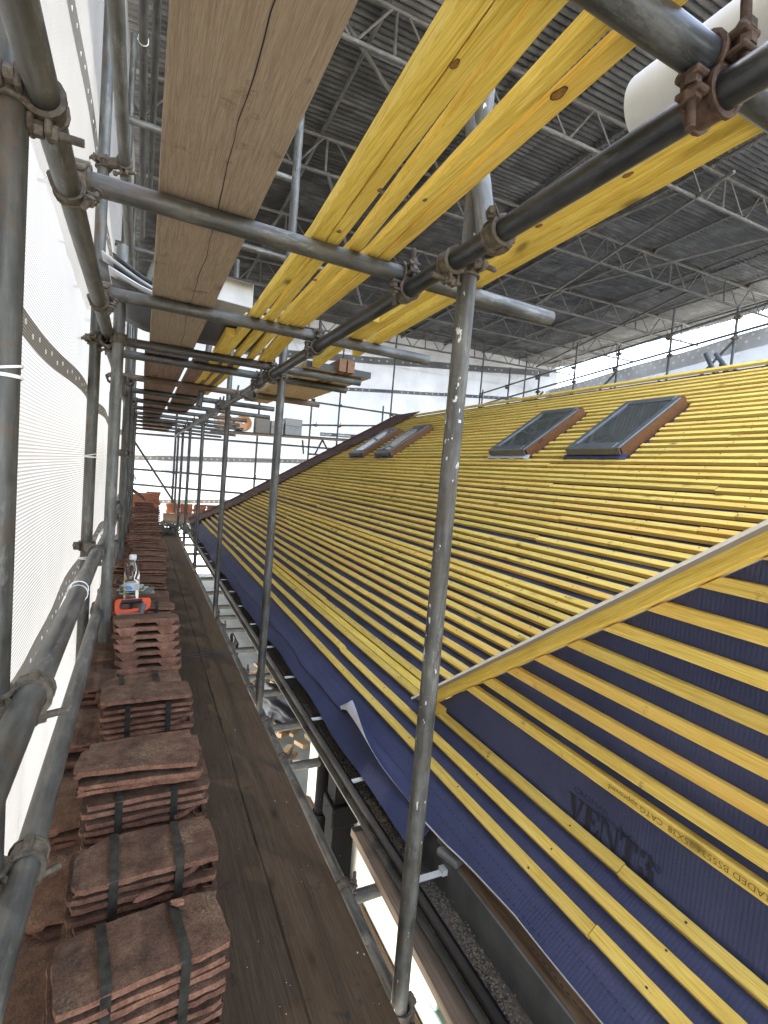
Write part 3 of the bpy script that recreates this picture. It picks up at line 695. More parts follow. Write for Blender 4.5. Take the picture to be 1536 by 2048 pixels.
tube(scf, (.76, -.6, -1.560), (.76, 5.2, -1.560), 'galvanised', 'ledger'); tube(scf, (.76, 5.22, -1.56), (.76, 12.9, -1.56), 'galvanised', 'ledger'); tube(scf, (-.15, -.6, -1.565), (-.15, 12.9, -1.56), 'galvanised', 'ledger')
# guard rails on the open side
tube(scf, (-.152, -.6, -.43), (-.152, 2.45, -.42), 'galvanised', 'guard_rail'); tube(scf, (-.152, 2.5, -.45), (-.152, 12.9, -.44), 'galvanised', 'guard_rail')
tube(scf, (-.152, -.6, -.745), (-.152, 12.9, -.74), 'galvanised_pale', 'guard_rail')
# cross tubes that carry the upper boards
TY = [(.48, -.45, 1.6, 'steel_dark'), (1.36, -.195, 1.245, 'galvanised'), (2.205, -.20, 1.255, 'galvanised'), (3.06, -.21, 1.245, 'galvanised'), (3.42, -.22, 1.29, 'galvanised'), (4.36, -.22, 1.40, 'rusty_tube'), (5.2, -.2, 1.2, 'galvanised'), (6.05, -.2, 1.35, 'galvanised'),
      (6.95, -.2, 1.25, 'galvanised'), (7.8, -.2, 1.3, 'galvanised'), (8.6, -.2, 1.5, 'galvanised'), (9.5, -.2, 1.4, 'galvanised'), (10.6, -.2, 1.7, 'galvanised'), (11.9, -.25, 1.6, 'galvanised')]
for y, xa, xb, m_ in TY: tube(scf, (xa, y, TZ), (xb, y+random.uniform(-.015, .015), TZ+random.uniform(-.004, .004)), m_, 'transom')
tube(scf, (.12, 3.95, 1.62), (1.3, 4.0, 1.62), 'galvanised', 'transom'); tube(scf, (-.3, 4.9, 1.75), (.5, 4.95, 1.72), 'galvanised', 'transom'); tube(scf, (-.3, 4.1, 2.3), (1.0, 4.15, 2.3), 'galvanised_pale', 'transom')
# cross tubes under the walkway reaching to the house wall
for y in (.95, 1.62, 2.52, 2.95, 3.45, 3.75, 4.35, 4.9, 5.35, 5.75, 6.4, 7.2, 8.1, 9.2, 10.2, 11.2): tube(scf, (-.28 if y in (.95, 2.95, 4.9, 7.2) else .70, y, -1.6095), (1.09 if y < 3 else 1.35, y, -1.607), 'galvanised', 'transom')
for y in (.4, 1.9, 3.3, 5.1, 7.0, 9.0, 11.0): tube(scf, (-.3, y, -1.5125), (.705, y, -1.5125), 'galvanised', 'transom')
# braces
tube(scf, (LX+.05, 1.03, .56), (LX+.02, 1.75, 2.9), 'galvanised_pale', 'brace')
tube(scf, (.40, 4.4, .45), (.62, 4.6, 2.4), 'galvanised', 'brace')
tube(scf, atY(262, 872, 12.6), atY(350, 1008, 12.6), 'galvanised', 'brace')
tube(scf, (.1, 5.6, 1.2), (.9, 5.2, 2.6), 'galvanised_pale', 'brace'); tube(scf, (-.1, 4.8, 1.2), (.25, 4.5, 2.3), 'galvanised_pale', 'brace')
Zd, Yd, Xd = (0, 0, 1), (0, 1, 0), (1, 0, 0)
# couplers, the near ones with every part
coupler(scf, (-.205, 1.0, LZ-.01), Zd, (-.163, 1.0, LZ-.01), Yd, 'coupler', 1)
coupler(scf, (-.163, 1.30, LZ), Yd, (-.150, 1.355, TZ), Xd, 'coupler_tan', -1)
coupler(scf, (-.163, 2.14, LZ-.006), Yd, (-.150, 2.20, TZ), Xd, 'coupler_tan', -1)
coupler(scf, (-.215, 2.72, LZ-.035), Zd, (-.163, 2.68, LZ-.03), Yd, 'coupler_tan', 1); coupler(scf, (-.118, 2.62, LZ-.03), Zd, (-.163, 2.64, LZ-.04), Yd, 'coupler_tan', 1)
coupler(scf, (-.215, 2.72, 1.30), Zd, (-.128, 2.66, 1.30), Yd, 'coupler_tan', 1)
coupler(scf, (LX, .475, LZ), Yd, (LX, .48, TZ), Xd, 'coupler_rust', 1)
coupler(scf, (LX, 1.35, LZ), Yd, (LX, 1.36, TZ), Xd, 'coupler', 1); coupler(scf, (LX, 2.2, LZ), Yd, (LX, 2.205, TZ), Xd, 'coupler', 1)
coupler(scf, (LX, 1.115, LZ), Yd, (PX, 1.12, LZ), Zd, 'coupler_tan', -1); coupler(scf, (LX, .93, LZ), Yd, (LX+.048, 1.0, LZ+.03), (-.03, .72, 2.3), 'coupler_tan', 1)
coupler(scf, (LX, 3.02, LZ), Yd, (PX, 3.03, LZ), Zd, 'coupler_tan', -1); coupler(scf, (LX, 3.06, LZ), Yd, (LX, 3.06, TZ), Xd, 'coupler', 1); coupler(scf, (LX, 3.42, LZ), Yd, (LX, 3.42, TZ), Xd, 'coupler', 1)
coupler(scf, (-.205, 1.0, -.43), Zd, (-.152, 1.02, -.43), Yd, 'coupler_tan', 1); coupler(scf, (-.205, 1.0, -.745), Zd, (-.152, 1.03, -.745), Yd, 'coupler_tan', 1)
coupler(scf, (-.215, 2.72, -.44), Zd, (-.155, 2.43, -.425), Yd, 'coupler', 1)
coupler(scf, (.76, 1.62, -1.560), Yd, (.76, 1.62, -1.609), Xd, 'coupler', 1); coupler(scf, (.76, 1.16, -1.56), Yd, (PX+.01, 1.12, -1.52), Zd, 'coupler', -1)
coupler(scf, (.76, 2.52, -1.56), Yd, (.76, 2.52, -1.609), Xd, 'coupler', 1); coupler(scf, (.76, 2.95, -1.56), Yd, (.76, 2.95, -1.609), Xd, 'coupler', 1)
for y in (3.45, 3.75, 4.35, 4.9, 5.35): coupler(scf, (.76, y, -1.560), Yd, (.76, y, -1.609), Xd, 'coupler', 1)
for y, *_ in TY[5:]: far_coupler(scf, (LX, y, TZ-.02)); far_coupler(scf, (-.16, y, TZ-.03))
for y in (4.06, 5.12, 7.3, 9.3, 11.0): far_coupler(scf, (PX-.02, y, LZ)); far_coupler(scf, (-.16, y, LZ-.02)); far_coupler(scf, (-.16, y-.1, -.43))
for y in (4.7, 6.88, 8.97): far_coupler(scf, (-.16, y, .02)); far_coupler(scf, (-.16, y, -.74))
for b in (4.06, 9.01):
    m_ = MB(); m_.band((LX, b, LZ), (0, 1, 0), TR, TR+.007, .14, 14); m_.build('sleeve', 'galvanised_pale', scf, True)
for p in ((-.205, 1.0, .11), (-.215, 2.72, -.02), (-.215, 2.72, -.50)): tie(scf, p, Zd)
for p in ((-.152, 1.72, -.425), (-.10, 2.0, 2.35), (-.10, 3.4, 2.35), (-.205, 4.75, .2), (-.152, 3.1, -.44)): tie(scf, p, Yd if p[0] > -.2 else Zd)
m_ = MB()
for k in range(5): m_.band((0, 0, -.02+k*.010), (math.sin(k*2)*.25, math.cos(k*1.3)*.3, 1), TR+.001, TR+.0045, .004, 14)
m_.build('wire_lashing', 'rusty_tube' if False else 'coupler', scf, True, loc=(PX, 3.03, -1.30))

# ---- boards
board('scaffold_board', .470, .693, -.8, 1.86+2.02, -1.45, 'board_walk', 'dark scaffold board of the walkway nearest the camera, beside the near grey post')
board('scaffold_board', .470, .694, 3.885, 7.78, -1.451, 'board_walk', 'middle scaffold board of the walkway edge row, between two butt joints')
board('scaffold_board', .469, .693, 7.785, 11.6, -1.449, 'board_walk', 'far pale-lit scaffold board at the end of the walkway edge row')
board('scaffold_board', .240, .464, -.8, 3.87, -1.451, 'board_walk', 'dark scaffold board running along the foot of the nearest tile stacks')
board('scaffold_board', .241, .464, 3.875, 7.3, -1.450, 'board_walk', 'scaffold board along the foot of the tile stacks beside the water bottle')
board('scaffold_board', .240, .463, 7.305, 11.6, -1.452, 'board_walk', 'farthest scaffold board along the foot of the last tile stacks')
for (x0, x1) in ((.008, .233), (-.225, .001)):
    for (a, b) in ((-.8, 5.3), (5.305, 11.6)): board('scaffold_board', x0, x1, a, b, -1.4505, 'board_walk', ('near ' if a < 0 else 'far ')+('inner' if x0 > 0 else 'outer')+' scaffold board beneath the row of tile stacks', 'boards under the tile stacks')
wb = [o for o in bpy.data.objects if o.get('label', '').startswith('dark scaffold board of the walkway')][0]
def spots(pts, mat, name):
    rs = random.Random(9); mb = MB()
    for (u, v, r) in pts:
        p = atZ(u, v, -1.4492)-wb.location; n = 14; ring = [p+Vector((r*math.cos(2*math.pi*i/n)*rs.uniform(.55, 1.15), r*1.4*math.sin(2*math.pi*i/n)*rs.uniform(.55, 1.15), 0)) for i in range(n)]
        mb.add(ring, [tuple(range(n))])
    stuff(mb.build(name, mat, wb))
spots([(678, 1952, .008), (713, 1921, .006), (716, 1968, .006), (700, 1945, .003), (660, 1935, .003), (694, 2030, .010), (720, 2003, .007), (735, 1990, .006), (640, 1620, .005), (655, 1612, .006), (668, 1625, .005)], 'nail', 'paint_spot')
rsn = random.Random(2)
spots([(715, 1905, .0025), (728, 1908, .002), (550, 1602, .002), (573, 1604, .002), (470, 1460, .0025)]+[(rsn.uniform(470, 760), rsn.uniform(1400, 2040), rsn.uniform(.0006, .0014)) for k in range(26)], 'sheet_pale', 'plaster_spot')
ob = board('scaffold_board', .006, .231, -.6, 3.10, .6625, 'board_tan', 'long tan scaffold board overhead with a crack down its middle', tilt=(0, 0, -.002))
m_ = MB(); rc = random.Random(3); x = .012; pts = []
for k in range(60): x += rc.uniform(-.0035, .0037); pts.append((x, -1.8+k*.062))
for k in range(59):
    (xa, ya_), (xb, yb_) = pts[k], pts[k+1]; wdt = .0005+.0006*abs(math.sin(k*.37)); m_.add([(xa-wdt, ya_, -.0393), (xa+wdt, ya_, -.0393), (xb+wdt, yb_, -.0393), (xb-wdt, yb_, -.0393)], [(0, 1, 2, 3)])
m_.build('crack', 'dark_gap', ob)
board('scaffold_board', -.012, .235, 3.36, 8.9, .6625, 'board_red', 'reddish overhead scaffold board of the pair, on the sheeting side of the gap')
board('scaffold_board', .265, .500, 3.36, 7.0, .6630, 'board_red', 'reddish overhead scaffold board of the pair, on the roof side of the gap')
board('scaffold_board', -.012, .50, 9.3, 11.9, .6625, 'board_red', 'dark scaffold board overhead at the far end of the lift')
board('scaffold_board', .868, 1.090, -.9, 1.90, -1.5475, 'board_spare', 'short brown scaffold board in the gap beside the gutter', tilt=(0, 0, -.028))
board('scaffold_board', .86, 1.085, 2.98, 5.0, .663, 'plank_pale', 'pale plank laid across the cross tubes beside the scaffold posts'); board('scaffold_board', 1.09, 1.30, 3.0, 4.6, .664, 'plank_pale', 'short pale plank at the outer ends of the cross tubes')
tb = board('toe_board', -.2, .025, -.8, 4.0, 0, 'board_spare', 'weathered toe board standing on edge between tile stacks and sheeting'); tb.location = (-.235, 1.6, -1.335); tb.rotation_euler = (0, R_(-90)+.03, 0); tb['category'] = 'toe board'
tb = board('toe_board', -.2, .025, 4.05, 11.6, 0, 'board_spare', 'farther toe board on edge beside the distant tile stacks'); tb.location = (-.238, 7.8, -1.335); tb.rotation_euler = (0, R_(-90)+.02, 0); tb['category'] = 'toe board'

# ---- yellow timbers overhead
def timber(name, pts, wid, th, label, mat='timber_yellow', grp=None, z=.6242):
    """a sawn timber resting on the cross tubes: pts = (x, y) of its left bottom edge, near to far"""
    mb = MB(); rs = random.Random(int(pts[0][0]*1e4)); P = []
    seq = []
    for (xa, ya_), (xb, yb_) in zip(pts[:-1], pts[1:]):
        n = 6
        for k in range(n): seq.append((xa+(xb-xa)*k/n, ya_+(yb_-ya_)*k/n))
    seq.append(pts[-1]); c = .0018
    o = Vector((seq[0][0], seq[0][1], z))
    for (x, y) in seq:
        for (dx, dz) in ((c, 0), (wid-c, 0), (wid, c), (wid, th-c), (wid-c, th), (c, th), (0, th-c), (0, c)): P.append((x+dx+rs.uniform(-.0007, .0007)-o.x, y-o.y, dz+rs.uniform(-.0005, .0005)))
    n = 8; m = len(seq)-1
    mb.add(P, [(k*n+i, k*n+(i+1) % n, (k+1)*n+(i+1) % n, (k+1)*n+i) for k in range(m) for i in range(n)]+[tuple(range(n)), tuple(m*n+i for i in range(n-1, -1, -1))])
    t = mb.build(name, mat, None, loc=o); tag(t, label, 'timber', grp); return t
timber('timber', [(.31, -.3), (.342, .60), (.380, 1.36), (.383, 2.19), (.384, 3.2)], .040, .036, 'leftmost yellow timber overhead, its bright narrow side towards the tan board')
timber('timber', [(.352, -.3), (.384, .58), (.4235, 1.36), (.447, 2.19), (.455, 3.15)], .036, .026, 'yellow timber overhead tight against the leftmost one, with a resin streak')
timber('timber', [(.405, -.3), (.430, .58), (.491, 1.36), (.500, 2.19), (.535, 3.15)], .034, .026, 'yellow timber overhead with a waney edge, third from the tan board')
timber('timber', [(.46, -.3), (.508, .57), (.546, 1.36), (.545, 2.19), (.602, 3.13)], .033, .027, 'yellow timber overhead with an oval knot, fourth from the tan board')
timber('timber', [(.525, -.3), (.556, .57), (.583, 1.36), (.582, 2.19), (.640, 3.1)], .034, .018, 'yellow timber overhead nearest the dark ledger, lying lower than the rest')
timber('timber', [(.775, -.4), (.800, .60), (.806, 1.12), (.86, 2.26)], .040, .030, 'yellow timber running just outside the dark ledger, with dark knots')
timber('timber', [(.84, -.4), (.866, .59), (.900, 1.34), (.965, 2.5)], .038, .040, 'outermost yellow timber overhead, its lit edge catching the light')
timber('timber', [(.80, 1.9), (.89, 2.95)], .042, .05, 'short yellow timber ending square above the second cross tube')
timber('timber', [(.34, 2.6), (.36, 4.1)], .05, .04, 'short yellow timber end sticking out beyond the plastic sheets')
for k, (x0, x1) in enumerate(((.37, .345), (.43, .42), (.50, .49))): timber('timber', [(x0, 3.3), (x1, 4.6+.2*k)], .036, .04, ('innermost', 'middle', 'outermost')[k]+' of three short yellow timbers beyond the third cross tube', grp='short yellow timbers beyond the third cross tube')
for k in range(2): timber('timber_end', [(1.055+.055*k, 2.93), (1.06+.056*k, 3.5)], .045, .075, ('inner' if k == 0 else 'outer')+' of two brown square-cut timber ends on the cross tube', 'endgrain', 'brown timber ends on the cross tube')
knot_t = NT('knot'); _v = knot_t.coord((1, .5, 1)); _f = knot_t.noise(_v, 160, 3)
knot_t.set(Base_Color=knot_t.ramp(_f, [(.35, (.16, .07, .015)), (.65, (.30, .16, .03))]), Roughness=.8); M['knot'] = knot_t.m
plain('knot_ring', (.075, .035, .012), .8, spot=.4, scale=120)
def knot(u, v, size, zf=.6240):
    p = atZ(u, v, zf-.0003); best = None
    for o in bpy.data.objects:
        if o.name.split('.')[0] == 'timber':
            c = [q.co+o.location for q in o.data.vertices]
            d = min((q-p).length for q in c if True)
            if best is None or d < best[0]: best = (d, o)
    o = best[1]; n = 18; V = []; fs = []; mi = []
    for r, zz in ((1.0, 0), (.80, -.0004), (.0, -.0005)):
        for i in range(n): a = 2*math.pi*i/n; V.append(p-o.location+Vector((size*.55*r*math.cos(a)*(1+.15*math.sin(3*a)), size*r*math.sin(a), zz)))
    for k in range(2):
        for i in range(n): fs.append((k*n+i, k*n+(i+1) % n, (k+1)*n+(i+1) % n, (k+1)*n+i)); mi.append(k)
    mb = MB(); mb.add(V, fs, mi); mb.build('knot', ('knot_ring', 'knot'), o)
for u, v, z in ((910, 128, .011), (678, 463, .010), (1118, 187, .017), (1256, 350, .012), (1078, 452, .011), (930, 560, .008), (760, 380, .009), (850, 400, .008), (630, 560, .010)): knot(u, v, z)
# ---- white roll on the near cross tube
m_ = MB(); n = 36; prof = []
m_.tube((0, 0, 0), (0, 1.15, 0), .066, 40, cap=False)
for (rr, yy) in ((.066, .0), (.050, .002), (.034, .001), (.020, .003)):
    pass
m_.band((0, .002, 0), (0, 1, 0), .02, .0655, .004, 40); m_.band((0, 1.148, 0), (0, 1, 0), .02, .0655, .004, 40)
ro = m_.build('membrane_roll', 'white_roll', None, True, loc=(.792, -.48, .692)); tag(ro, 'white roll of underlay lying on the cross tube at the upper right', 'roll')
m_ = MB(); m_.tube((0, .004, 0), (0, 1.146, 0), .020, 20); m_.build('core', 'card_brown', ro)
# ---- plastic sheets and box on the tan board
ps = thing('plastic_sheets', 'slumped stack of thin dark and pale plastic sheets across the tan board', 'plastic sheets', (.2, 2.66, .664))
for k in range(6):
    m_ = MB(); a = random.Random(k+20); y0 = -.30+.03*a.uniform(-1, 1); y1 = .34+.04*a.uniform(-1, 1); xa = -.36+.03*a.uniform(-1, 1); xb = .34+.05*a.uniform(-1, 1); sl_ = .055
    def sh(u, v, k=k):
        x = xa+(xb-xa)*u; y = y0+(y1-y0)*v; z = .004+k*.012
        if x > .05: z += -(x-.05)**2*.9+.0 if False else (x-.05)*(.03+.02*k)
        if x < -.20: z += (-.20-x)*.35*(1+.12*k)
        return Vector((x, y+.06*u, z+.004*math.sin(v*5+k)))
    m_.grid(12, 6, sh); o = m_.build('sheet', 'sheet_dark' if k % 3 != 1 else 'sheet_pale', ps, True); sd = o.modifiers.new('t', 'SOLIDIFY'); sd.thickness = .005
m_ = MB(); m_.box((0, 0, .05), (.16, .18, .10), ch=.002); bx_ = m_.build('white_box', 'card_grey', None, loc=(.30, 2.30, .664), rot=(0, 0, .15)); tag(bx_, 'small pale carton perched on the overhead board beside the yellow timbers', 'box')
m_ = MB(); m_.add([(-.08, -.09, .1), (.08, -.09, .1), (.13, -.15, .085), (-.05, -.15, .085)], [(0, 1, 2, 3)]); m_.build('flap', 'sheet_dark', bx_)

# ================================================================== TILES
TL, TW, TT = .283, .152, .0145
def tile_mesh(seed, nibs=False):
    rs = random.Random(seed); mb = MB(); nx, ny = 14, 7; top = []; bot = []
    cam_ = lambda x: -.22*x*x
    for j in range(ny+1):
        for i in range(nx+1):
            x = -TL/2+TL*i/nx; y = -TW/2+TW*j/ny; ex = i in (0, nx); ey = j in (0, ny)
            cx_ = (abs(x)/(TL/2))**8*(abs(y)/(TW/2))**8*.006
            xx = x-math.copysign(cx_, x)+(rs.uniform(-.0016, .0016) if ex or ey else 0); yy = y-math.copysign(cx_, y)+(rs.uniform(-.0016, .0016) if ex or ey else 0)
            z = cam_(x)-.10*y*y
            top.append(Vector((xx, yy, z+TT/2+rs.uniform(-.0005, .0005)-(.0022 if ex or ey else 0))))
            bot.append(Vector((xx+rs.uniform(-.001, .001), yy+rs.uniform(-.001, .001), z-TT/2+rs.uniform(-.0007, .0007)+(.0012 if ex or ey else 0))))
    if seed in (2, 5):
        for q in top+bot:
            sx = 1 if seed == 5 else -1
            if q.x*sx > .095: q.y = min(q.y, .070-(q.x*sx-.095)*rs.uniform(.75, 1.05))
    W = nx+1; N = len(top); mb.v = [tuple(q) for q in top+bot]
    for j in range(ny):
        for i in range(nx):
            a = j*W+i; edge = i in (0, nx-1) or j in (0, ny-1)
            mb.f.append((a, a+1, a+W+1, a+W)); mb.m.append(0); mb.f.append((N+a, N+a+W, N+a+W+1, N+a+1)); mb.m.append(1)
    per = [i for i in range(nx)]+[nx+j*W for j in range(ny)]+[ny*W+nx-i for i in range(nx)]+[(ny-j)*W for j in range(ny)]
    for k in range(len(per)): a, b = per[k], per[(k+1) % len(per)]; mb.f.append((a, N+a, N+b, b)); mb.m.append(1)
    for sx in (-1, 1):
        x = -TL/2+.012; y = sx*.045
        mb.add([Vector((x-.010, y-.024, -TT/2-.002)), Vector((x+.012, y-.02, -TT/2-.002)), Vector((x+.012, y+.02, -TT/2-.002)), Vector((x-.010, y+.024, -TT/2-.002)), Vector((x-.008, y-.014, -TT/2-.015)), Vector((x+.004, y-.012, -TT/2-.015)), Vector((x+.004, y+.012, -TT/2-.015)), Vector((x-.008, y+.014, -TT/2-.015))],
               [(4, 5, 6, 7), (0, 1, 5, 4), (1, 2, 6, 5), (2, 3, 7, 6), (3, 0, 4, 7)], 1)
        mb.tube((-TL/2+.035, sx*.038, TT/2-.009), (-TL/2+.035, sx*.038, TT/2-.0058+.001), .0045, 8, mi=1)
    return mb.mesh('tile', ('tile_face', 'tile_edge'))
TM = [tile_mesh(k) for k in range(6)]
rt = random.Random(17)
def strap_mesh(h, wid=.017, x=0.0):
    """a flat band round the bundle at x: over the top, down the front and back"""
    mb = MB(); y0 = TW/2+.004; pts = [(-y0, -h), (-y0-.001, -h*.5), (-y0, -.006), (-y0+.012, .0045), (-.04, .010), (.0, .0115), (.04, .010), (y0-.012, .0045), (y0, -.006), (y0+.001, -h*.5), (y0, -h)]
    for (y_a, za), (y_b, zb) in zip(pts[:-1], pts[1:]):
        dx = rt.uniform(-.001, .001); mb.add([(x-wid/2, y_a, za), (x+wid/2, y_a, za), (x+wid/2+dx, y_b, zb), (x-wid/2+dx, y_b, zb)], [(0, 1, 2, 3)])
    return mb
def bundle(x, y, ztop, n, yaw, tilt, label, straps=True, pitch=.0205, roll=0.0, group=None, jit=.004):
    t = thing('tile_bundle', label, 'tile bundle', (x, y, ztop), (tilt, roll, yaw), group)
    for k in range(n):
        o = obj('tile', rt.choice(TM), t)
        alt = (-1)**k
        o.location = (alt*.014+rt.uniform(-jit, jit)+(.016 if k % 2 else -.004), rt.uniform(-jit, jit), -TT/2-k*pitch)
        o.rotation_euler = (rt.uniform(-.012, .012)+(math.pi if False else 0), rt.uniform(-.01, .01), rt.uniform(-.02, .02)+(math.pi if k % 2 else 0))
    if straps:
        for sx in (-.058, .066):
            s_ = strap_mesh(n*pitch+.004, x=sx); o = s_.build('strap', 'strap', t)
    return t
def pile(x, y, z0, z1, yaw, label, group, rot90=False):
    """the lower part of a stack, seen only in slivers: many tiles joined"""
    t = thing('tile_pile', label, 'tile pile', (x, y, z0), (0, 0, yaw), group); mb = MB(); z = .008; k = 0
    while z < z1-z0-.004:
        a = rt.uniform(-.03, .03); dx = ((-1)**k)*.012+rt.uniform(-.006, .006); dy = rt.uniform(-.006, .006)
        rot = Matrix.Rotation(a, 3, 'Z'); xs = [-TL/2, -TL/4, 0, TL/4, TL/2]; P = []
        for zz in (TT/2, -TT/2):
            for yy in (-TW/2, TW/2):
                for xx in xs: q = rot @ Vector((xx+rt.uniform(-.002, .002), yy+rt.uniform(-.002, .002), zz-.22*xx*xx)); P.append(q+Vector((dx, dy, z)))
        fs = []
        for i in range(4):
            fs += [(i, i+1, 5+i+1, 5+i), (10+i, 15+i, 15+i+1, 10+i+1), (i, 10+i, 10+i+1, i+1), (5+i, 5+i+1, 15+i+1, 15+i)]
        fs += [(0, 5, 15, 10), (4, 14, 19, 9)]; mb.add(P, fs, [0]+[1]*(len(fs)-1) if False else [0 if (j % 4 == 0 and j < 16) else 1 for j in range(len(fs))])
        z += .0205; k += 1
    o = mb.build('tile', ('tile_face', 'tile_edge'), t); stuff(o); return t
def loose_tile(x, y, z, yaw, tilt, roll, label, group=None, me=None):
    o = obj('loose_tile', me or rt.choice(TM), None, (x, y, z), (tilt, roll, yaw)); return tag(o, label, 'tile', group)
DECK = -1.449
XS = .043
bundle(XS-.006, .935, -.880, 8, .13, -.05, 'strapped tile bundle nearest the camera, a red chip lying on its top', roll=.03)
bundle(XS-.006, .95, -1.055, 8, .07, -.04, 'tile bundle directly beneath the nearest strapped bundle', straps=False, jit=.010)
pile(XS-.01, .95, DECK, -1.235, .05, 'lowest tiles of the nearest stack, down on the boards', None)
bundle(XS+.002, 1.145, -.858, 7, .045, -.05, 'strapped tile bundle second from the camera, pale scratches on its top', roll=.02)
pile(XS, 1.15, DECK, -1.02, .02, 'tiles under the second bundle from the camera', None)
bundle(XS+.004, 1.375, -.835, 8, .02, -.03, 'strapped tile bundle third from the camera, under three loose tiles')
pile(XS, 1.38, DECK, -1.015, -.02, 'tiles under the third bundle from the camera', None)
loose_tile(XS-.005, 1.385, -.812, -.02, -.02, .02, 'loose tile at the bottom of three resting on the third bundle'); loose_tile(XS+.0, 1.365, -.790, -.09, -.05, -.01, 'loose tile in the middle of three resting on the third bundle'); loose_tile(XS-.008, 1.372, -.765, -.10, -.08, .02, 'topmost dark loose tile on the third bundle from the camera')
pile(XS+.01, 1.62, DECK, -.865, .03, 'low tile pile in the dip behind the third bundle', None)
bundle(XS+.012, 1.87, -.835, 9, .02, -.02, 'strapped tile bundle with a sandy loose tile on top', roll=-.01)
pile(XS+.01, 1.87, DECK, -1.03, .0, 'tiles under the bundle with the sandy loose tile', None)
loose_tile(XS+.012, 1.86, -.812, .02, -.06, .01, 'sandy grey loose tile lying on the fourth strapped bundle')
pile(XS+.01, 2.40, DECK, -.955, 0, 'tile pile carrying the leaning tiles with their nibs showing', None)
# leaning tiles, nibs towards the camera
for k, wd in enumerate(('topmost', 'second from the top', 'third from the top', 'middle', 'third from the bottom', 'second from the bottom', 'lowest')):
    o = obj('upturned_tile', TM[k % 6], None, (.050+.003*math.sin(k*2.1)+.004*k, 2.44-.008*k, -.715-.033*k), (0, R_(12), R_(90)+.02*math.sin(k*1.7)))
    o.scale = (.9, 1.70, 1.45)
    tag(o, '%s of the tiles with nibbed ends before the saw' % wd, 'tile', 'nibbed tile ends before the saw')
ys = [2.14, 2.74, 2.98, 3.22, 3.48, 3.76, 4.05, 4.38, 4.75, 5.15, 5.6, 6.1, 6.7, 7.4, 8.2, 9.1]
names = ['strapped tile bundle between the nibbed tiles and the saw', 'strapped tile bundle under the orange saw handle', 'tile bundle that the water bottle stands on', 'tile bundle holding the thin slates behind the bottle', 'ragged tile bundle just beyond the bottle cap', 'brown tile bundle beyond the bottle with one wide flat tile on top', 'tile bundle in the middle of the far row, flat top lit', 'flat-topped tile bundle behind the middle of the far row',
         'tile bundle with two courses showing beside the third grey post', 'tile bundle past the third grey post', 'tile bundle where the walkway turns pale', 'tile bundle halfway to the end sheeting', 'reddish tile bundle short of the end sheeting', 'bright orange-red tile bundle near the far rail', 'tall tile bundle close to the far rail', 'last tile bundle against the far rail']
tops = [-.88, -.82, -.80, -.84, -.87, -.83, -.80, -.80, -.82, -.82, -.80, -.80, -.78, -.76, -.73, -.74]
for y, nm, zt in zip(ys, names, tops):
    n = 6 if y < 5 else 5
    bundle(XS+rt.uniform(-.03, .04)+(.02 if y > 3.3 else 0), y, zt, n, rt.uniform(-.06, .06), rt.uniform(-.06, .02), nm, roll=rt.uniform(-.05, .05), straps=y < 3.2, jit=.012 if y > 3.2 else .005)
    pile(XS+rt.uniform(-.01, .03), y, DECK, zt-n*.0205, rt.uniform(-.05, .05), 'tiles under the '+nm, 'lower tile piles of the far row')
# second column of tiles turned the other way against the guard rail
for k, (y, zt) in enumerate(((.93, -1.21), (1.18, -1.18), (1.42, -1.14), (1.70, -1.08), (1.98, -.99), (2.27, -.93), (2.56, -.92), (2.86, -.93), (3.2, -.9), (3.6, -.92), (4.0, -.93), (4.5, -.9), (5.2, -.9), (6.0, -.88))):
    ft = ('the nearest bundle', 'the second bundle', 'the third bundle', 'the gap behind it', 'the low dip in the row', 'the sandy loose tile', 'the nibbed tile ends', 'the saw blade', 'the saw handle', 'the water bottle', 'the slates', 'the wide flat tile', 'the third post', 'the fourth post')[k]
    pile(-.135, y, DECK, zt, R_(90)+rt.uniform(-.05, .05), 'tiles stacked lengthwise along the toe board level with '+ft, 'lengthwise tile stacks along the toe board')
    for j in range(2): loose_tile(-.132+rt.uniform(-.01, .01), y+rt.uniform(-.02, .02), zt+.012+.022*j, R_(90)+rt.uniform(-.08, .08), rt.uniform(-.04, .04), rt.uniform(-.04, .04), ('upper' if j else 'lower')+' loose tile on the lengthwise stack level with '+ft, 'loose tiles on the lengthwise stacks')
loose_tile(-.02, 9.0, -.60, .5, .5, .6, 'dark tile propped upright on the last stacks')
# chips of broken tile
def chip(x, y, z, s, label):
    mb = MB(); rs = random.Random(int(x*1e4)); bm = bmesh.new(); bmesh.ops.create_icosphere(bm, subdivisions=2, radius=1)
    for v in bm.verts: v.co = Vector((v.co.x*s[0], v.co.y*s[1], v.co.z*s[2]))*rs.uniform(.65, 1.15)
    me = bpy.data.meshes.new('tile_chip'); bm.to_mesh(me); bm.free(); me.materials.append(M['tile_edge']); o = obj('tile_chip', me, None, (x, y, z), (rs.uniform(-.3, .3), .2, rs.uniform(0, 3))); return tag(o, label, 'tile chip')
chip(.105, .985, -.868, (.016, .009, .006), 'small red tile chip on top of the nearest bundle')
chip(.062, 1.045, -.885, (.045, .009, .006), 'long broken tile sliver between the first and second bundles')
# thin slates behind the bottle
sl_t = thing('slate_packers', 'small heap of thin greenish slates behind the water bottle', 'slates', (.0, 3.30, -.815))
for k in range(5):
    m_ = MB(); m_.box((0, 0, 0), (.19-.02*k, .11, .005), ch=.001); m_.build('slate', 'paper_green' if k % 2 == 0 else 'lead_grey', sl_t, loc=(.02*rt.uniform(-1, 1), .01*rt.uniform(-1, 1), .006+k*.009), rot=(rt.uniform(-.08, .08), rt.uniform(-.1, .1), rt.uniform(-.3, .3)))
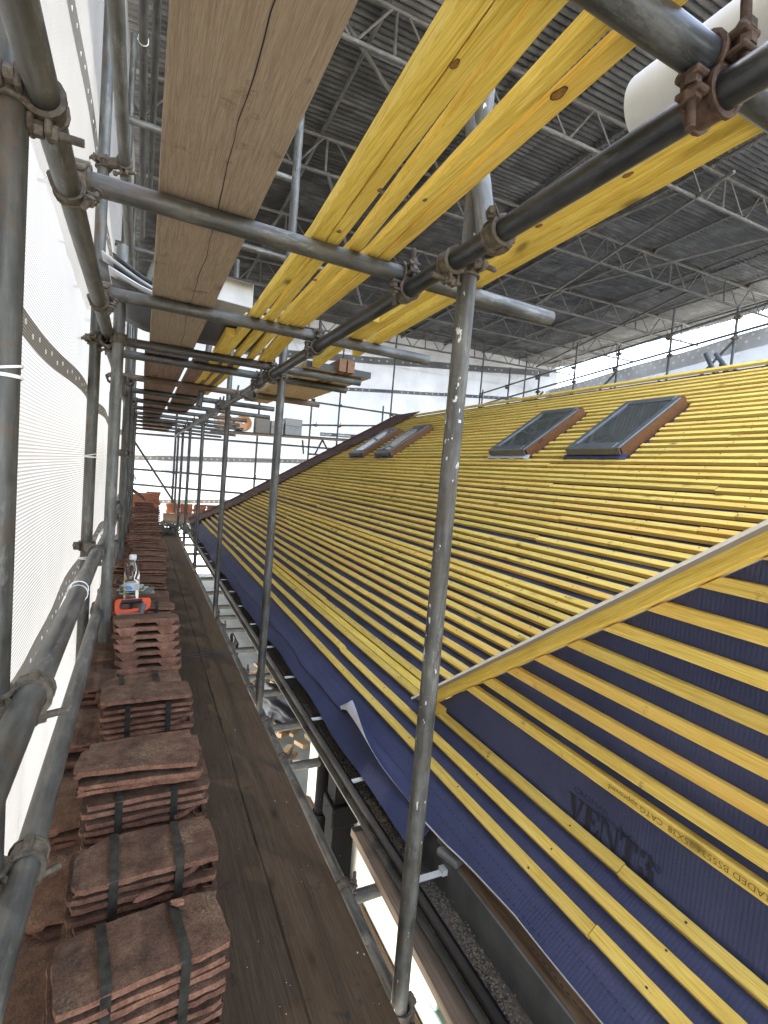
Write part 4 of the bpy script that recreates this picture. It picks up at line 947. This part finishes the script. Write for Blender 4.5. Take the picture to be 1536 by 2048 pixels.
# ---- water bottle
bt = thing('water_bottle', 'clear plastic water bottle with white cap and blue label on the tiles', 'bottle', (-.016, 3.02, -.797)); bt.scale = (1.18, 1.18, 1.18)
m_ = MB(); prof = [(.001, .004), (.024, .0), (.031, .004), (.0325, .012), (.031, .030), (.0325, .038), (.031, .05), (.0325, .058), (.0325, .100), (.0305, .106), (.0325, .112), (.0325, .125), (.031, .14), (.026, .162), (.017, .183), (.0125, .192), (.0125, .202)]
m_.lathe(prof, 28); m_.build('body', 'bottle_plastic', bt, True)
m_ = MB(); m_.lathe([(.0008, .221), (.0145, .2215), (.0155, .219), (.0155, .203), (.0148, .201), (.001, .201)], 24); m_.build('cap', 'tie_white', bt, True)
m_ = MB(); n = 14
def lab(u, v): a = R_(205)+u*R_(150); return Vector((.0331*math.cos(a), .0331*math.sin(a), .060+v*.036))
m_.grid(n, 2, lab); lb_ = m_.build('label', 'white_roll', bt, True)
m_ = MB()
def lab2(u, v): a = R_(215)+u*R_(62); return Vector((.0334*math.cos(a), .0334*math.sin(a), .064+v*.019*(.6+.4*math.sin(u*3)))) 
m_.grid(n, 2, lab2); m_.build('label_print', 'label_blue', lb_, True)
m_ = MB()
for k in range(3):
    def lab3(u, v, k=k): a = R_(285)+u*R_(45); return Vector((.0334*math.cos(a), .0334*math.sin(a), .066+.009*k+v*.0035))
    m_.grid(6, 1, lab3)
m_.build('label_print', 'print_grey', lb_)
# ---- saw
sw = thing('hand_saw', 'hand saw with orange and black grip lying on the tile bundle', 'saw', (-.005, 2.80, -.800), (0, 0, -.03)); sw.scale = (.86, .86, .86)
P = [(-.092, .0), (-.098, .07), (-.088, .084), (-.03, .082), (.03, .088), (.088, .09), (.097, .078), (.093, .03), (.075, .008), (.05, .016), (.035, .006), (-.075, -.012)]
H = [(-.066, .022), (-.07, .055), (-.058, .066), (.04, .070), (.058, .060), (.045, .034), (.02, .026), (-.04, .018)]
def ringplate(outer, inner, z0, z1):
    """plate with a hole: outer and inner rings joined by nearest corners"""
    import itertools
    n = 40; mb = MB()
    def samp(poly, n):
        L = [(Vector(poly[i]), Vector(poly[(i+1) % len(poly)])) for i in range(len(poly))]; c = sum((Vector(p) for p in poly), Vector((0, 0)))/len(poly); out = []
        for k in range(n):
            a = 2*math.pi*k/n; d = Vector((math.cos(a), math.sin(a))); best = None
            for p, q in L:
                e = q-p; den = d.x*e.y-d.y*e.x
                if abs(den) < 1e-9: continue
                w_ = p-Vector((0, .045)); t = (w_.x*e.y-w_.y*e.x)/den; u_ = (w_.x*d.y-w_.y*d.x)/den
                if t > 0 and -.001 <= u_ <= 1.001: best = t if best is None else max(best, t)
            out.append(Vector((0, .045))+d*(best or .03))
        return out
    o_ = samp(outer, n); i_ = samp(inner, n); V = []
    for z in (z0, z1):
        V += [(p.x, p.y, z) for p in o_]+[(p.x, p.y, z) for p in i_]
    fs = []
    for k in range(n):
        j = (k+1) % n; fs += [(k, j, n+j, n+k), (2*n+k, 3*n+k, 3*n+j, 2*n+j), (k, 2*n+k, 2*n+j, j), (n+k, n+j, 3*n+j, 3*n+k)]
    mb.add(V, fs); return mb
tiltm = R_(58)
m_ = ringplate(P, H, 0, .022); g_ = m_.build('handle', 'orange_plastic', sw, True, rot=(tiltm, 0, 0)); bv = g_.modifiers.new('b', 'BEVEL'); bv.width = .003; bv.segments = 2
m_ = MB(); m_.tube((-.062, .068, .011), (.05, .076, .011), .0135, 12); m_.tube((-.070, .028, .011), (-.064, .064, .011), .011, 10); m_.build('grip', 'black_rubber', sw, True, rot=(tiltm, 0, 0))
m_ = MB(); m_.tube((.045, -.012, .02), (.058, .052, .016), .016, 12, r2=.019); m_.build('lower_grip', 'grey_rubber', sw, True, rot=(tiltm, 0, 0))
m_ = MB(); m_.add([(-.085, -.004, .010), (.05, .004, .010), (.04, -.10, .010), (-.07, -.11, .010), (-.085, -.004, .0115), (.05, .004, .0115), (.04, -.10, .0115), (-.07, -.11, .0115)], [(0, 1, 2, 3), (4, 7, 6, 5), (0, 4, 5, 1), (1, 5, 6, 2), (2, 6, 7, 3), (3, 7, 4, 0)])
bl = m_.build('blade', 'blade_steel', sw, rot=(R_(-3), 0, 0))

# ================================================================== THINGS BELOW, SEEN THROUGH THE GAP
rp = random.Random(31)
for k in range(46):
    l = rp.uniform(.10, .28); m_ = MB(); m_.box((0, 0, 0), (rp.uniform(.035, .08), l, rp.uniform(.02, .045)), ch=.002)
    y = rp.uniform(3.5, 6.2); x = rp.uniform(1.15, 1.75); z = -2.53+.02+rp.uniform(0, .16)*(1-abs(y-4.7)/2)
    o = m_.build('timber_offcut', 'offcut', None, loc=(x, y, z), rot=(rp.uniform(-.4, .4), rp.uniform(-.4, .4), rp.uniform(0, 3.1))); tag(o, 'pale timber offcut heaped on the low porch roof below the walkway', 'offcut', 'timber offcuts heaped below the walkway')
m_ = MB(); bm = bmesh.new(); bmesh.ops.create_icosphere(bm, subdivisions=4, radius=1)
for v in bm.verts:
    c_ = v.co; k = 1+.10*math.sin(c_.x*9+c_.z*7)+.08*math.sin(c_.y*13+c_.x*5); v.co = Vector((c_.x*.24*k, c_.y*.36*k, max(-.3, c_.z)*.17*k))
me = bpy.data.meshes.new('rubbish_bag'); bm.to_mesh(me); bm.free(); me.materials.append(M['bag_black']); me.polygons.foreach_set('use_smooth', [True]*len(me.polygons))
tag(obj('rubbish_bag', me, None, (1.42, 4.62, -2.30), (.1, 0, .4)), 'crumpled black bag lying among the timber offcuts below', 'bag')
m_ = MB()
def dsh(u, v): return Vector((.92+.16*u+.03*math.sin(v*7), 3.05-.5*v, -2.3-.5*v-.25*u+.04*math.sin(u*9+v*5)))
m_.grid(16, 16, dsh); o = m_.build('dust_sheet', 'sheet_pale', None, True); tag(o, 'crumpled white dust sheet hanging by the downpipes below the walkway', 'dust sheet')
# iron scroll on the wall below
m_ = MB()
for (cy_, rr) in ((5.3, .09), (5.62, .07)):
    pv = None
    for k in range(30):
        a = k*.42; r = rr*(1-k/36); q = Vector((1.0, cy_+r*math.cos(a), -1.95+r*math.sin(a)))
        if pv is not None: m_.tube(pv, q, .007, 6)
        pv = q
m_.tube((1.0, 5.2, -1.86), (1.0, 5.75, -1.86), .007, 6); o = m_.build('iron_scroll', 'black_plastic', None, True); tag(o, 'black wrought iron scroll bracket below the walkway', 'bracket')
gr = MB(); gr.grid(20, 20, lambda u, v: Vector((-150+300*u, -150+300*v, -4.6))); structure(gr.build('ground', 'ground'))

# ================================================================== TEMPORARY ROOF OVERHEAD
tr = thing('temporary_roof', 'temporary tin roof overhead, corrugated sheets on steel lattice beams', 'temporary roof')
tr.rotation_euler = (-.045, 0, 0); tr.location = (0, 0, .585)
SLP = math.tan(R_(2.05))
def cz(x): return 4.02+x*SLP
X0, X1, Y0c, Y1c = -1.55, 13.2, 2.60, 15.4  # out of view: near end cut back for sky light, left overhang stops sun
pit, amp = .0762, .016
mb = MB(); wv_n = 11; P = []; W_ = pit*wv_n+.03; Lx = 3.10; kk = int(W_/pit*8)
for i in (0, 1, 2):
    for k in range(kk+1):
        y = k*pit/8; P.append((Lx*i/2, y, amp*math.cos(2*math.pi*y/pit)))
mb.add(P, [(i*(kk+1)+k, i*(kk+1)+k+1, (i+1)*(kk+1)+k+1, (i+1)*(kk+1)+k) for i in (0, 1) for k in range(kk)])
me_s = mb.mesh('tin_sheet', 'tin', True)
rc = random.Random(8); ny_ = int((Y1c-Y0c)/(pit*wv_n))
for r in range(5):
    for c_ in range(ny_+1):
        o = obj('tin_sheet', me_s, tr, (X0+r*2.95+rc.uniform(-.02, .02), Y0c+c_*pit*wv_n, cz(X0+r*2.95)+.035+.012*(r % 2)+.010*(c_ % 2)+rc.uniform(-.003, .003)))
        o.rotation_euler = (rc.uniform(-.006, .006), -math.atan(SLP)+rc.uniform(-.004, .004), rc.uniform(-.003, .003))
def lattice_beam(y, xa, xb, dep=.45, z_off=-.075, phase=0):
    top = lambda x: Vector((x, y, cz(x)+z_off)); botm = lambda x: Vector((x, y, cz(x)+z_off-dep))
    bmx = obj('lattice_beam', None, tr, (0, 0, 0))
    ltube(bmx, top(xa), top(xb), 'roof_tube', 'chord', .0242, 10); ltube(bmx, botm(xa), botm(xb), 'roof_tube', 'chord', .0242, 10)
    x = xa+.1; k = 0
    while x < xb-.5:
        a, b = (top, botm) if k % 2 == 0 else (botm, top)
        ltube(bmx, a(x), b(x+.36), 'roof_tube', 'lacing', .0125, 6); x += .40; k += 1
        if k % 4 == 0: ltube(bmx, top(x), botm(x), 'roof_tube', 'upright', .016, 6); x += .12
for i, y in enumerate((2.5, 4.46, 6.42, 8.46, 10.4, 12.6, 15.0)): lattice_beam(y, X0+.1, 13.0)
for i, x in enumerate((.2, 1.9, 3.6, 5.2, 6.8, 8.3, 9.8, 11.3, 12.6)):
    ltube(tr, (x, Y0c, cz(x)-.012), (x, Y1c, cz(x)-.012), 'roof_tube', 'purlin', .022, 10)
    if x > 3:
        tm = MB(); y = 2.0
        while y < Y1c: tm.box((x+.02, y, cz(x)-.028), (.03, .035, .02)); y += pit*1
        stuff(tm.build('fixing_clip', 'far_tube', tr))
for (a, b) in (((6.4, 3.9, -.53), (7.4, 8.4, -.53)), ((7.0, 8.5, -.5), (8.6, 4.4, -.5)), ((5.0, 10.4, -.53), (6.2, 4.5, -.53)), ((9.5, 6.5, -.5), (11.2, 12.5, -.5)), ((2.0, 6.4, -.53), (4.2, 10.4, -.53)), ((3.2, 2.6, -.53), (3.2, 8.5, -.53)), ((1.2, 4.5, -.1), (3.8, 6.4, -.1))):
    ltube(tr, (a[0], a[1], cz(a[0])+a[2]), (b[0], b[1], cz(b[0])+b[2]), 'roof_tube', 'brace', .0242, 10)
for y in (4.46, 6.42, 8.46, 10.4):
    for x in (5.2, 6.8, 8.3, 9.8, 11.3): far_coupler(tr, (x, y, cz(x)-.05))

# ================================================================== SHEETING
def band(parent, fn, n=60, mat='sheet_band'):
    m_ = MB(); m_.grid(n, 3, fn); return m_.build('reinforced_band', mat, parent, True)
def eyelets(parent, pts, d, r=.006):
    m_ = MB()
    for p in pts: m_.band(p, d, r*.45, r, .002, 8)
    return stuff(m_.build('eyelet', 'eyelet', parent))
NX = -.272
ls = thing('debris_sheeting', 'white ribbed debris sheeting on the open side beside the guard rails', 'sheeting')
def bil(y, z):
    b = -.02*math.sin((y-1.0)/1.75*math.pi)**2*(.6+.4*math.sin(z*2.1))-.006*math.sin(z*5+y*1.3)
    if z < -.5: b -= (-.5-z)*.05*(1+.6*math.sin(y*3.1))+.010*math.sin(y*9+z*4)*min(1, (-.5-z)*2)
    return NX+b
m_ = MB(); m_.grid(120, 90, lambda u, v: Vector((bil(-2.5+16*u, -1.78+5.75*v), -2.5+16*u, -1.78+5.75*v))); m_.build('sheet', 'sheeting', ls, True)
for (zc_, hh, sag) in ((.315, .035, .012), (1.47, .055, .01), (-.60, .045, .05), (2.75, .03, .01)):
    f_ = lambda y: zc_-sag*math.sin((y-1.0)/1.75*math.pi)**2
    band(ls, lambda u, v, f_=f_, hh=hh: Vector((bil(-2+14*u, f_(-2+14*u))+.004, -2+14*u, f_(-2+14*u)-hh+2*hh*v)), 160)
    eyelets(ls, [Vector((bil(y, f_(y))+.006, y, f_(y)+((-1)**k)*hh*.2)) for k in range(60) for y in [.3+k*.105]], (1, 0, 0), .0075)
es = thing('debris_sheeting', 'bluish white sheeting across the far end of the scaffold', 'sheeting')
YE = 13.7
m_ = MB(); m_.grid(90, 50, lambda u, v: Vector((-.35+13.4*u, YE+.05*math.sin(u*40+v*3)+.04*math.sin(v*17+u*9), -1.7+v*6.05))); m_.build('sheet', 'sheeting_end', es, True)
def eband(p, q, hh, mat):
    a = atY(*p, YE-.14); b = atY(*q, YE-.14)
    band(es, lambda u, v: Vector((a.x+(b.x-a.x)*u, YE-.14+.02*math.sin(u*20), a.z+(b.z-a.z)*u-hh+2*hh*v)), 40, mat)
    eyelets(es, [Vector((a.x+(b.x-a.x)*k/40, YE-.15, a.z+(b.z-a.z)*k/40)) for k in range(41)], (0, 1, 0), .022)
eband((262, 915), (700, 925), .06, 'sheet_band'); eband((640, 775), (1105, 802), .05, 'sheet_band_grey'); eband((640, 868), (760, 876), .05, 'sheet_band_grey'); eband((480, 700), (1100, 748), .10, 'sheet_band_grey'); eband((262, 1003), (640, 1003), .05, 'sheet_band')
rs_ = thing('debris_sheeting', 'pale sheeting beyond the ridge with open sky above its spotted top band', 'sheeting')
def rtop(y): return 3.50+(13.5-y)*.088
def rx_(y, z): return 12.6-.02*(13.4-y)+.04*math.sin(y*2+z*3)
m_ = MB(); m_.grid(60, 20, lambda u, v: Vector((rx_(-2+15.6*u, v), -2+15.6*u, -2.5+(rtop(-2+15.6*u)+2.5)*v))); m_.build('sheet', 'sheeting_end', rs_, True)
band(rs_, lambda u, v: Vector((rx_(-2+15.4*u, 1)-.03, -2+15.4*u, rtop(-2+15.4*u)-.42+.40*v)), 60, 'sheet_band_side')
eyelets(rs_, [Vector((rx_(y, 1)-.04, y, rtop(y)-.10-.13*(k % 2))) for k in range(90) for y in [1.5+k*.13]], (1, 0, 0), .03)

# ================================================================== SCAFFOLD BEYOND THE RIDGE AND AT THE FAR END
fs_ = thing('far_side_scaffold', 'dark tube scaffold with two rails standing beyond the roof ridge', 'scaffold'); fx = 9.6
for k in range(9):
    y = 3.2+k*1.25; tube(fs_, (fx, y, -2), (fx, y, (3.85 if k % 2 else 3.45)-.08*(y-8)), 'far_tube', 'standard', n=8); tube(fs_, (fx+.45, y+.5, -2), (fx+.45, y+.5, 2.65), 'far_tube', 'standard', n=8)
for z in (3.22, 2.86): tube(fs_, (fx-.05, 1.5, z+.62), (fx-.05, 13.3, z-.32), 'far_tube', 'ledger', n=8)
tube(fs_, (fx+.45, 1.5, 2.3), (fx+.45, 13.3, 2.3), 'far_tube', 'ledger', n=8)
for y in (4.3, 6.8, 9.3, 11.6): tube(fs_, (fx, y, 1.9), (fx, y-1.1, 2.95-.08*(y-8)), 'far_tube', 'brace', n=8)
for k in range(9): 
    for z in (3.2, 2.84): far_coupler(fs_, (fx-.03, 3.2+k*1.25, z+.05-.08*(3.2+k*1.25-8)))
tp = thing('tube_heap', 'heap of spare dark scaffold tubes behind the ridge at the right edge', 'tubes', (5.6, 2.95, 1.42))
rh = random.Random(4)
for k in range(9): tube(tp, (rh.uniform(-.1, .1), rh.uniform(-.3, .4), -.3), (rh.uniform(-.35, .35), rh.uniform(-.8, .9), rh.uniform(.05, .32)), 'far_tube', 'tube', n=8)
ef = thing('end_scaffold', 'tube scaffold across the far end carrying a boarded platform', 'scaffold'); ey = 12.85
for (u, v, t) in ((347, 950, 1.2), (510, 940, 4.0), (622, 830, 1.95), (680, 800, 4.2), (785, 780, 4.3), (963, 760, 4.5), (1050, 760, 4.6)):
    p = atY(u, v, ey); tube(ef, (p.x, ey, -3), (p.x, ey, t), 'far_tube', 'standard', n=8)
p = atY(765, 835, ey-.3); tube(ef, (p.x, ey-.3, -1), (p.x, ey-.3, 1.95), 'far_tube', 'standard', n=8)
for (a, b) in (((255, 937), (640, 968)), ((262, 968), (640, 1000)), ((600, 800), (1000, 860)), ((590, 850), (790, 852)), ((262, 866), (760, 905))):
    tube(ef, atY(*a, ey-.06), atY(*b, ey-.06), 'far_tube', 'ledger', n=8)
for (a, b) in (((630, 908), (645, 880)), ((645, 880), (660, 910)), ((618, 908), (680, 913)), ((605, 880), (607, 908))): tube(ef, atY(*a, ey-.1), atY(*b, ey-.1), 'far_tube', 'brace', n=8)
for (u, v) in ((347, 945), (345, 975), (510, 957), (510, 985), (628, 800), (628, 850), (680, 812), (680, 852), (785, 830)): far_coupler(ef, atY(u, v, ey-.03))
pa = atY(420, 862, 12.5); pb = atY(718, 882, 12.5)
for j in range(3):
    m_ = MB(); L = (pb-pa).length; m_.box((0, 0, 0), (L, .22, .038)); o = m_.build('platform_board', 'board_spare', None, loc=((pa+pb)/2+Vector((.02*j, -.25+.23*j, 0))), rot=(0, -math.atan2(pb.z-pa.z, pb.x-pa.x), 0))
    tag(o, ('front', 'middle', 'rear')[j]+' brown board of the raised platform at the far end', 'scaffold board', 'boards of the far raised platform')
def pz(x): return pa.z+(pb.z-pa.z)*(x-pa.x)/(pb.x-pa.x)+.02
def carton(u, wd, ht, mat, label, print_=False):
    x = atY(u, 850, 12.4).x; m_ = MB(); m_.box((0, 0, ht/2), (wd, .32, ht), ch=.006); o = m_.build('carton', mat, None, loc=(x, 12.42, pz(x)), rot=(0, 0, random.uniform(-.08, .08))); tag(o, label, 'box')
    m2 = MB(); m2.box((0, -.1605, ht*.55), (wd*.99, .002, .03)); m2.build('tape', 'card_brown', o)
    if print_:
        m3 = MB(); m3.band((-wd*.18, -.1625, ht*.42), (0, 1, 0), .0, .03, .001, 10); m3.box((wd*.12, -.1625, ht*.45), (wd*.36, .001, .022)); m3.box((wd*.12, -.1625, ht*.33), (wd*.3, .001, .014)); m3.build('box_print', 'print_grey', o)
carton(524, .34, .36, 'card_brown', 'grey-brown carton on the far platform beside the insulation roll'); carton(553, .30, .31, 'card_grey', 'grey carton between two others on the far platform', True)
carton(585, .42, .40, 'card_grey', 'pale carton with printed marks at the outer end of the far platform', True)
x_ = atY(452, 842, 12.3).x
for k, (dx, lbl) in enumerate(((0, 'orange-faced insulation roll at the inner end of the far platform'), (.42, 'orange-faced insulation roll beside the cartons on the far platform'))):
    m_ = MB(); m_.tube((0, -.3, 0), (0, .3, 0), .19, 24, cap=False); r_ = m_.build('insulation_roll', 'white_roll', None, True, loc=(x_-.05+dx, 12.4, pz(x_+dx)+.19)); tag(r_, lbl, 'insulation roll')
    m_ = MB(); 
    for q in range(6): m_.band((0, -.302, 0), (0, 1, 0), .02+q*.028, .02+q*.028+.023, .006, 20)
    m_.build('coil', 'insulation', r_)
# far walkway: fascia board, brick-red tiles and pebbly deck
fb = MB(); fb.box((2.3, 12.35, -1.28), (3.6, .04, .24), Matrix.Rotation(-.035, 3, 'Y'), ch=.004); tag(fb.build('end_toe_board', 'board_red'), 'brown board on edge closing the far end of the walkway', 'toe board')
for r in range(3):
    pass
br = thing('red_tile_wall', 'low stack of bright orange tiles behind the far toe board', 'tile stack', (2.2, 12.62, -1.30)); bmsh = MB(); bmsh.box((0, 0, 0), (.27, .16, .03), ch=.004); bmsh = bmsh.mesh('tile', 'brick_orange')
for k in range(10):
    for r in range(9): obj('tile', bmsh, br, (-1.5+k*.3+rt.uniform(-.02, .02), rt.uniform(-.02, .02), r*.034), (0, 0, rt.uniform(-.06, .06)))
for k in range(3):
    t = thing('red_tile_stack', ('nearest', 'middle', 'farthest')[k]+' of the bright orange tile piles at the walkway end', 'tile stack', (-.03+.14*k, 10.4+.5*k, -1.02), (0, 0, 0), 'bright orange tile piles at the walkway end')
    for r in range(10): obj('tile', bmsh, t, (rt.uniform(-.02, .02), 0, r*.034-.0), (0, 0, rt.uniform(-.1, .1)))
    pile(-.03+.14*k, 10.4+.5*k, DECK, -1.035, 0, 'lower tiles under the '+('nearest', 'middle', 'farthest')[k]+' bright orange tile pile', 'lower tile piles of the far row')
m_ = MB()
for k in range(700):
    y = rp.uniform(10.2, 12.2); x = rp.uniform(.30, 1.0); m_.box((x, y, -1.43+rp.uniform(0, .06)), (rp.uniform(.01, .05), rp.uniform(.02, .07), .006), Matrix.Rotation(rp.uniform(0, 3), 3, 'Z') @ Matrix.Rotation(rp.uniform(-.8, .8), 3, 'X'))
o = m_.build('leaf_litter', 'leaf_mix'); stuff(o)
